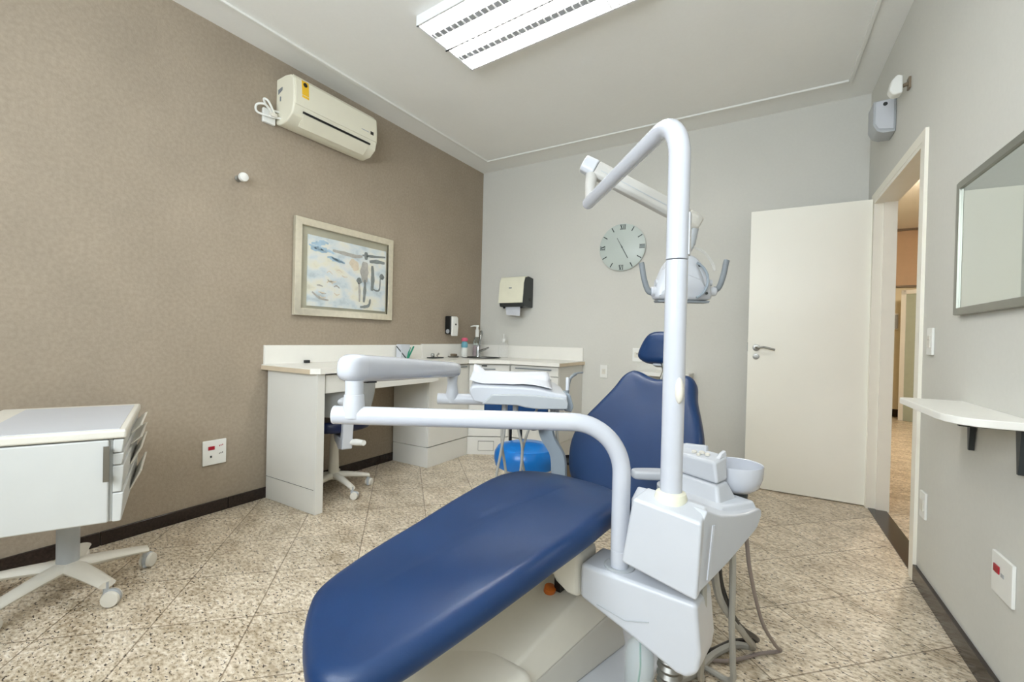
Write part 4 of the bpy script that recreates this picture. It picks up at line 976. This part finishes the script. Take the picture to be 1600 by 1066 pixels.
mb = MB(); mb.lathe([(.030,.636),(.052,.640),(.072,.658),(.081,.685),(.0835,.722),(.0825,.726),(.0795,.724),(.0775,.688),(.068,.664),(.048,.651),(.010,.647)], bw, n=40)
bowl = build('bowl', mb, M['whiteg'], root)
mb = MB(); mb.lathe([(.036,.60),(.040,.636)], bw, n=24); build('bowl_base', mb, M['darkgrey'], bowl)
# tubes from the unit to the floor
def hose(name, pts, r, m, parent, n=6, ns=8):
    mb = MB(); mb.tube(spline(pts, n), r, ns); return build(name, mb, m, parent)
hose('drain_hose', [(-.185,1.33,.50),(-.185,1.355,.37),(-.20,1.46,.18),(-.215,1.55,.05),(-.225,1.62,.012),(-.33,1.72,.010),(-.5,1.75,.010)], .0095, M['hose'], root)
hose('drain_hose', [(-.125,1.45,.55),(-.126,1.50,.42),(-.130,1.56,.25),(-.128,1.60,.10),(-.135,1.63,.02),(-.22,1.66,.012),(-.40,1.70,.011)], .0095, M['hose'], root)
hose('supply_hose', [(-.095,1.52,.55),(-.085,1.60,.40),(-.055,1.75,.18),(-.015,1.86,.05),(.0,1.90,.012),(-.06,1.85,.008),(-.16,1.74,.008),(-.30,1.68,.008)], .0062, M['hosed'], root)
hose('black_cable', [(-.16,1.42,.52),(-.155,1.50,.38),(-.12,1.62,.22),(-.075,1.78,.10),(-.08,1.90,.02),(-.15,1.86,.012),(-.23,1.74,.012),(-.36,1.66,.012)], .0085, M['cable'], root)
hose('grey_hose', [(-.17,1.40,.50),(-.16,1.52,.33),(-.105,1.68,.16),(-.085,1.86,.016),(-.14,1.84,.014),(-.20,1.74,.014),(-.245,1.60,.014),(-.30,1.52,.014)], .012, M['hose'], root)
mb = MB()
c = bp(.262,.06,0)
mb.lathe([(.03,.10)]+[(.030+.006*(k%2),.10+k*.011) for k in range(14)]+[(.03,.262)], c, n=18); lab(build('suction_filter', mb, M['steel'], root), 'ribbed steel filter')
# water bottle under the boom
bc = bp(.175,.055,0)
root = thing('water_bottle', 'clear plastic water bottle hanging under the white boom', 'bottle', (bc.x,bc.y,.06))
mb = MB(); mb.lathe([(.02,.062),(.040,.064),(.043,.08),(.043,.11),(.040,.115),(.043,.12),(.043,.19),(.036,.225),(.016,.25),(.0145,.275),(.013,.275),(.0145,.25),(.034,.224),(.0415,.19),(.0415,.08),(.038,.068),(.02,.066)], bc, n=28); build('body', mb, M['water'], root)
mb = MB(); mb.lathe([(.0165,.256),(.0165,.278)], bc, n=18); build('neck_cap', mb, M['hallwhite'], root)
mb = MB(); mb.tube([bc+V((0,0,.26)),bc+V((.003,0,.16)),bc+V((-.006,.004,.075))], .0028, 6); lab(build('dip_tube', mb, M['green'], root), 'thin green tube')

# ------------------------------------------------------------------ tray delivery arm
TPx = V((-.424,1.349,0))
AE = V((-1.155,.880,.876))                     # end of the horizontal arm
root = thing('delivery_arm', 'white tubular arm carrying the instrument tray over the chair', 'dental arm', (TPx.x,TPx.y,.43))
ZA = .866
mb = MB(); mb.lathe([(.0275,.40),(.0275,.482),(.0262,.483),(.0262,.486)], TPx, n=28); build('post_sleeve', mb, M['whiteg'], root)
path = fillet([TPx+V((0,0,.486)), TPx+V((0,0,ZA)), AE], .155, 14)
mb = MB(); mb.tube(path, .0275, 28); build('arm_tube', mb, M['whiteg'], root)
ad = (AE-(TPx+V((0,0,ZA)))).normalized()
mb = MB(); mb.lathe([(.0275,0),(.0278,.002),(.0265,.005),(.02,.006)], AE, ad, 28); build('end_cap', mb, M['white'], root)
pv = AE-ad*.055
mb = MB(); mb.lathe([(.032,-.005),(.031,.03),(.029,.058),(.0285,.062),(.0262,.063),(.0262,.105)], pv, n=28); build('pivot_post', mb, M['white'], root)
# spring arm: runs back towards the tray
FE = V((-1.262,1.575,.972)); SP = pv+V((-.01,0,.141))
sd = (FE-SP); sl = sd.length; sd.normalize(); sx = sd.cross(V((0,0,1))).normalized(); sz = sx.cross(sd)
rings = []
def sec(p, w, hh, p_=3.0, n=24):
    out = []
    for k in range(n):
        a = 2*PI*k/n; c, s_ = math.cos(a), math.sin(a)
        out.append(p+sx*w*math.copysign(abs(c)**(2/p_),c)+sz*hh*math.copysign(abs(s_)**(2/p_),s_))
    return out
for t, w, hh in ((-.045,.006,.008),(-.042,.02,.022),(-.030,.032,.034),(-.01,.039,.042),(.03,.040,.043)): rings.append(sec(SP+sd*t, w, hh))
mb = MB(); mb.loft(rings); build('spring_cap', mb, M['whiteg'], root)
mb = MB(); mb.loft([sec(SP+sd*t, w, hh) for t, w, hh in ((.031,.0395,.0425),(.2,.039,.041),(sl*.6,.034,.036),(sl-.03,.032,.033),(sl+.01,.028,.029),(sl+.03,.016,.018))]); build('spring_arm', mb, M['whiteg'], root)
mb = MB(); mb.obox(SP+sd*.075-sz*.039+sx*.01, sd, sx, sz, .022, .010, .006); lab(build('tension_slot', mb, M['black'], root), 'black slot')
fp = FE-sd*.015
mb = MB(); mb.lathe([(.024,-.025),(.021,-.06),(.025,-.09),(.031,-.12),(.022,-.146)], fp, n=22); build('tray_post', mb, M['white'], root)
TR = V((.853,.522,0)); TFd = V((.522,-.853,0))     # along the tray (to the right) and towards the viewer
tb = fp+V((0,0,-.130))
mb = MB(); mb.tube([tb-TR*.062, tb+TR*.14], .0245, 22); build('tray_stub', mb, M['white'], root)

# ------------------------------------------------------------------ instrument tray
TO = tb+TR*.085+V((0,0,.022))                    # left bottom reference
root = thing('instrument_tray', 'white dental instrument tray head with hanging hoses', 'instrument tray', TO)
def tp_(u, w, z): return TO+TR*u+TFd*w+V((0,0,z))
# side silhouettes swept front to back, front lower than the back
def deck(w, dz, zi=0):
    pts = [(.02,-.010),(.075,-.022),(.20,-.022),(.235,-.030),(.29,-.036),(.395,-.042),(.412,-.02),(.408,.022),(.36,.058),(.29,.088),(.23,.098),(.09,.104),(.035,.108),(.012,.102),(.0,.07),(.004,.02)]
    k = .80*(1.08-.44*(w+.13)/.248)
    return [tp_(u, w, z*(k if z > .03 else 1)+dz) for u,z in pts]
mb = MB(); mb.loft([deck(-.13,.004),deck(-.11,.006),deck(.0,.002),deck(.10,0),deck(.118,-.004)]); build('tray_body', mb, M['white'], root, bevel=.008, seg=3)
fr = [(.055,-.022),(.095,.018),(.20,.022),(.29,.018),(.395,.008),(.412,-.010),(.408,-.036),(.29,-.038),(.235,-.032),(.20,-.024)]
mb = MB(); mb.prism([tp_(u,.116,z) for u,z in fr], TFd*.022); build('front_panel', mb, M['grey'], root, bevel=.006, seg=3)
mb = MB(); mb.prism([tp_(u,.0,z) for u,z in ((.400,-.05),(.432,-.055),(.440,-.03),(.425,.02),(.405,.03))], TFd*.09); lab(build('holder_bar', mb, M['bluegrey'], root, bevel=.006, seg=3), 'blue grey handpiece holder')
mb = MB(); mb.tube(spline([tp_(.412,.05,-.02),tp_(.418,.05,.04),tp_(.430,.04,.085),tp_(.46,.02,.105),tp_(.488,.0,.108)],6), [.008]*6+[.007]*12+[.004]*7, 8); lab(build('whip_rod', mb, M['midgrey'], root), 'thin curved grey rod')
mb = MB(); mb.lathe([(.008,0),(.008,.05),(.006,.055)], tp_(.415,.06,.035), n=10); build('rod_clip', mb, M['white'], root)
for u in (.150,.195,.355,.372):
    mb = MB(); mb.lathe([(.011,-.075),(.012,-.04),(.012,-.018)], tp_(u,.05,0), n=12); build('handpiece_socket', mb, M['grey'], root)
def loop(u0, u1, low, w):
    return [tp_(u0,w,-.07), tp_(u0+.004,w+.005,-.14), tp_((u0*2+u1)/3,w+.01,low*.75), tp_((u0+u1)/2+.01,w+.02,low), tp_((u0+u1*2)/3+.01,w+.01,low*.75), tp_(u1,w,-.16), tp_(u1+.006,w-.02,-.07)]
hose('hose', [tp_(.150,.05,-.07),tp_(.148,.055,-.16),tp_(.135,.06,-.25),tp_(.122,.065,-.34),tp_(.14,.06,-.42),tp_(.17,.04,-.40),tp_(.155,.03,-.30),tp_(.140,.03,-.2),tp_(.142,.02,-.03)], .0062, M['hose'], root)
hose('hose', [tp_(.195,.05,-.07),tp_(.212,.055,-.15),tp_(.228,.06,-.22),tp_(.222,.065,-.32),tp_(.20,.06,-.40),tp_(.23,.04,-.44),tp_(.245,.03,-.36),tp_(.228,.03,-.26),tp_(.25,.02,-.16),tp_(.30,.01,-.03)], .0060, M['hose'], root)
hose('hose', [tp_(.372,.05,-.07),tp_(.376,.055,-.16),tp_(.392,.06,-.26),tp_(.405,.06,-.36),tp_(.43,.05,-.46),tp_(.46,.0,-.50)], .0065, M['hose'], root)
# crumpled liner on the tray
mb = MB()
grid = []
for i in range(15):
    row = []
    for j in range(13):
        u = .002+i/14*.345; w = -.125+j/12*.235
        z = .0045+.0832*(1.08-.44*(w+.13)/.248)
        if u > .225: z -= (u-.225)**2*1.3
        ed = max(0, 1-i/1.6)*.014
        z += .0035+(.005*mnoise.noise(V((u*26,w*26,1.3)))+.001)*(.3+.3*(i in (0,1,13,14) or j in (0,12)))+ed
        if i > 10 and j < 6: z += .018*(i-10)/4
        if i < 2 and j < 3: z += .016
        row.append(V(tp_(u,w,z)))
    grid.append(row)
bmv = [[mb.bm.verts.new(p) for p in r] for r in grid]
for i in range(14):
    for j in range(12): mb.face([bmv[i][j],bmv[i+1][j],bmv[i+1][j+1],bmv[i][j+1]])
ln = build('tray_liner', mb, M['paper'])
sm = ln.modifiers.new('thick','SOLIDIFY'); sm.thickness = .0012
tag(ln, 'crumpled white paper liner lying on the instrument tray', 'paper')

# ------------------------------------------------------------------ operating light
LPx = V((-.272,1.318,0))
root = thing('operating_light', 'white dental operating light on a tall bent pole', 'dental light', (LPx.x,LPx.y,.68))
mb = MB(); mb.lathe([(.043,.664),(.044,.682),(.040,.696),(.031,.700)], LPx, n=30); lab(build('base_collar', mb, M['creamring'], root), 'aged cream collar')
mb = MB(); mb.lathe([(.0297,.690),(.0297,1.345)], LPx, n=30); build('pole', mb, M['whiteg'], root)
LE = V((-.785,1.915,1.735))
top = LPx+V((0,0,1.76))
path = fillet([LPx+V((0,0,1.349)), top, LE], .12, 16)
n = len(path); rad = [.0297 if i < n*.35 else .0297-.003*min(1,(i-n*.35)/(n*.6)) for i in range(n)]
mb = MB(); mb.tube(path, rad, 30); build('bent_tube', mb, M['whiteg'], root)
mb = MB(); mb.ball(LPx+V((.02,-.024,.985)), .012,.012,.036); lab(build('pole_clip', mb, M['cream'], root), 'cream oval clip')
mb = MB(); mb.obox(LPx+V((.0295,.01,1.42)), (1,0,0), (0,1,0), (0,0,1), .004, .012, .06); build('pole_switch', mb, M['white'], root, bevel=.003)
ld = (LE-top).normalized()
mb = MB(); mb.ball(LE, .0275); build('elbow_cap', mb, M['whiteg'], root)
jp = LE-ld*.02
SA0 = V((-.805,1.935,1.915)); 
mb = MB(); mb.tube([jp+V((-.0,0,.0)), jp+V((.0,.0,.07)), V((SA0.x+.02,SA0.y+.01,SA0.z-.04))], [.022,.024,.028], 18); build('swivel_post', mb, M['spring'], root)
SA1 = V((-.372,2.135,1.655))
ad2 = (SA1-SA0).normalized(); ax2 = ad2.cross(V((0,0,1))).normalized(); az2 = ax2.cross(ad2)
def sec2(p, w, hh): return [p+ax2*x+az2*y for x,y in ((-w,-hh*.6),(-w*.6,-hh),(w*.6,-hh),(w,-hh*.6),(w,hh*.4),(w*.6,hh),(-w*.6,hh),(-w,hh*.4))]
mb = MB(); mb.loft([sec2(SA0-ad2*.02,.034,.036),sec2(SA0+ad2*.045,.036,.040)]); build('arm_end_cover', mb, M['white'], root, bevel=.008, seg=3)
mb = MB(); mb.loft([sec2(SA0+ad2*.046,.034,.038),sec2(SA1-ad2*.04,.033,.037)]); sa = build('spring_arm', mb, M['spring'], root, bevel=.006, seg=3)
mb = MB(); mb.obox((SA0+SA1)/2-ax2*.0335+az2*-.004, ad2, ax2, az2, .20, .0012, .002); mb.obox((SA0+SA1)/2+ax2*.0335+az2*-.004, ad2, ax2, az2, .20, .0012, .002); build('arm_groove', mb, M['grey'], sa)
mb = MB(); mb.loft([sec2(SA1-ad2*.04,.034,.036),sec2(SA1+ad2*.0,.036,.038),sec2(SA1+ad2*.03,.026,.03)]); build('arm_tip', mb, M['skirt'], root, bevel=.012, seg=4)
mb = MB(); mb.obox(SA1+ad2*.01-az2*.036, ad2, ax2, az2, .018, .018, .004); build('tip_slot', mb, M['black'], root)
hc = V((-.415,2.115,1.405))                         # lamp head centre
hr = V((.853,.522,0)); hf = V((.522,-.853,0))
mb = MB(); mb.tube([SA1-V((0,0,.03)), V((SA1.x-.01,SA1.y,1.56)), hc-hf*.03+hr*.01+V((0,0,.09))], [.022,.02,.022], 16); build('hanger', mb, M['grey'], root)
# head housing: dome-like shell
def hpnt(a, b, t): return hc+hr*a+V((0,0,b))+hf*t
ho = spl2([(-.118,-.098),(-.122,-.06),(-.105,.0),(-.08,.055),(-.045,.09),(0,.10),(.045,.09),(.08,.055),(.105,0),(.122,-.06),(.118,-.098),(.06,-.104),(-.06,-.104)][::-1],5)
A_ = sum(ho[i].x*ho[(i+1)%len(ho)].y-ho[(i+1)%len(ho)].x*ho[i].y for i in range(len(ho)))
if A_ < 0: ho = ho[::-1]
mb = MB(); mb.pillow(ho, lambda a,b,h: hpnt(a,b,h+.05), .09, .03, ((-.04,0),(.04,0)), puff=.02); hd = build('lamp_head', mb, M['white'], root)
mb = MB(); mb.prism([hpnt(a,b,.035) for a,b in ((-.115,-.104),(.115,-.104),(.11,-.113),(-.11,-.113))], hf*-.06); lab(build('lamp_window', mb, M['midgrey'], root), 'dark slot along the lower edge')
arc = [hpnt(.09*math.cos(t), -.02+.085*math.sin(t), .068) for t in [math.radians(-62+k*9) for k in range(15)]]
mb = MB(); mb.tube(arc, .006, 8); build('head_groove', mb, M['bluegrey'], hd)
for a,b in ((.052,.045),(.085,-.075)):
    mb = MB(); mb.lathe([(.006,0),(.006,.004)], hpnt(a,b,.066), hf, 10); build('head_screw', mb, M['darkgrey'], hd)
for sg in (-1,1):
    hx = .135 if sg > 0 else .125; lift = .02 if sg > 0 else 0
    mb = MB(); mb.lathe([(.020,0),(.021,.045),(.017,.05)], hpnt(sg*(hx-.035),-.066+lift*.3,.01), hr*sg, 18); mb.lathe([(.013,0),(.014,.03)], hpnt(sg*(hx-.035),-.028+lift*.3,.01), hr*sg, 14); kn = build('handle_mount', mb, M['white'], root)
    mb = MB(); q = [(hx+.005,-.07),(hx+.022,-.068),(hx+.035,-.045),(hx+.048,.0),(hx+.056,.045),(hx+.060,.06)]
    mb.tube(spline([hpnt(sg*a,b+lift,.012) for a,b in q],5), .0125, 12); lab(build('handle', mb, M['midgrey'], root), 'grey curved grip')
# clear shield on the lamp
sh = []
for k in range(17):
    t = math.radians(20+k*8.75)
    sh.append((.118*math.cos(t), -.03+.15*math.sin(t)))
mb = MB(); mb.loft([[hpnt(a,b,.075) for a,b in sh]+[hpnt(a*.985,b-.002,.075) for a,b in sh[::-1]], [hpnt(a,b,.10) for a,b in sh]+[hpnt(a*.985,b-.002,.10) for a,b in sh[::-1]]]); lab(build('shield', mb, M['acrylic'], root), 'clear plastic shield')

bm_tmp.bm.free()
# ------------------------------------------------------------------ light
W = bpy.data.worlds.new('world'); S.world = W; W.use_nodes = True
bg = W.node_tree.nodes['Background']; bg.inputs[0].default_value = (.80,.90,1.0,1); bg.inputs[1].default_value = 2.5
L = bpy.data.lights.new('added_window_light', 'AREA'); L.shape = 'RECTANGLE'; L.size = WX1-WX0; L.size_y = WZ1-WZ0; L.energy = 66; L.color = (.86,.93,1.0)  # area light at the added window, lighting the room from behind the camera
lo = bpy.data.objects.new('added_window_light', L); COL.objects.link(lo); lo.location = ((WX0+WX1)/2, YF-.12, (WZ0+WZ1)/2); lo.rotation_euler = (PI/2,0,0)

S.view_settings.view_transform = 'Standard'; S.view_settings.look = 'None'; S.view_settings.gamma = 1
S.view_settings.use_curve_mapping = False
S.view_settings.exposure = 0.40
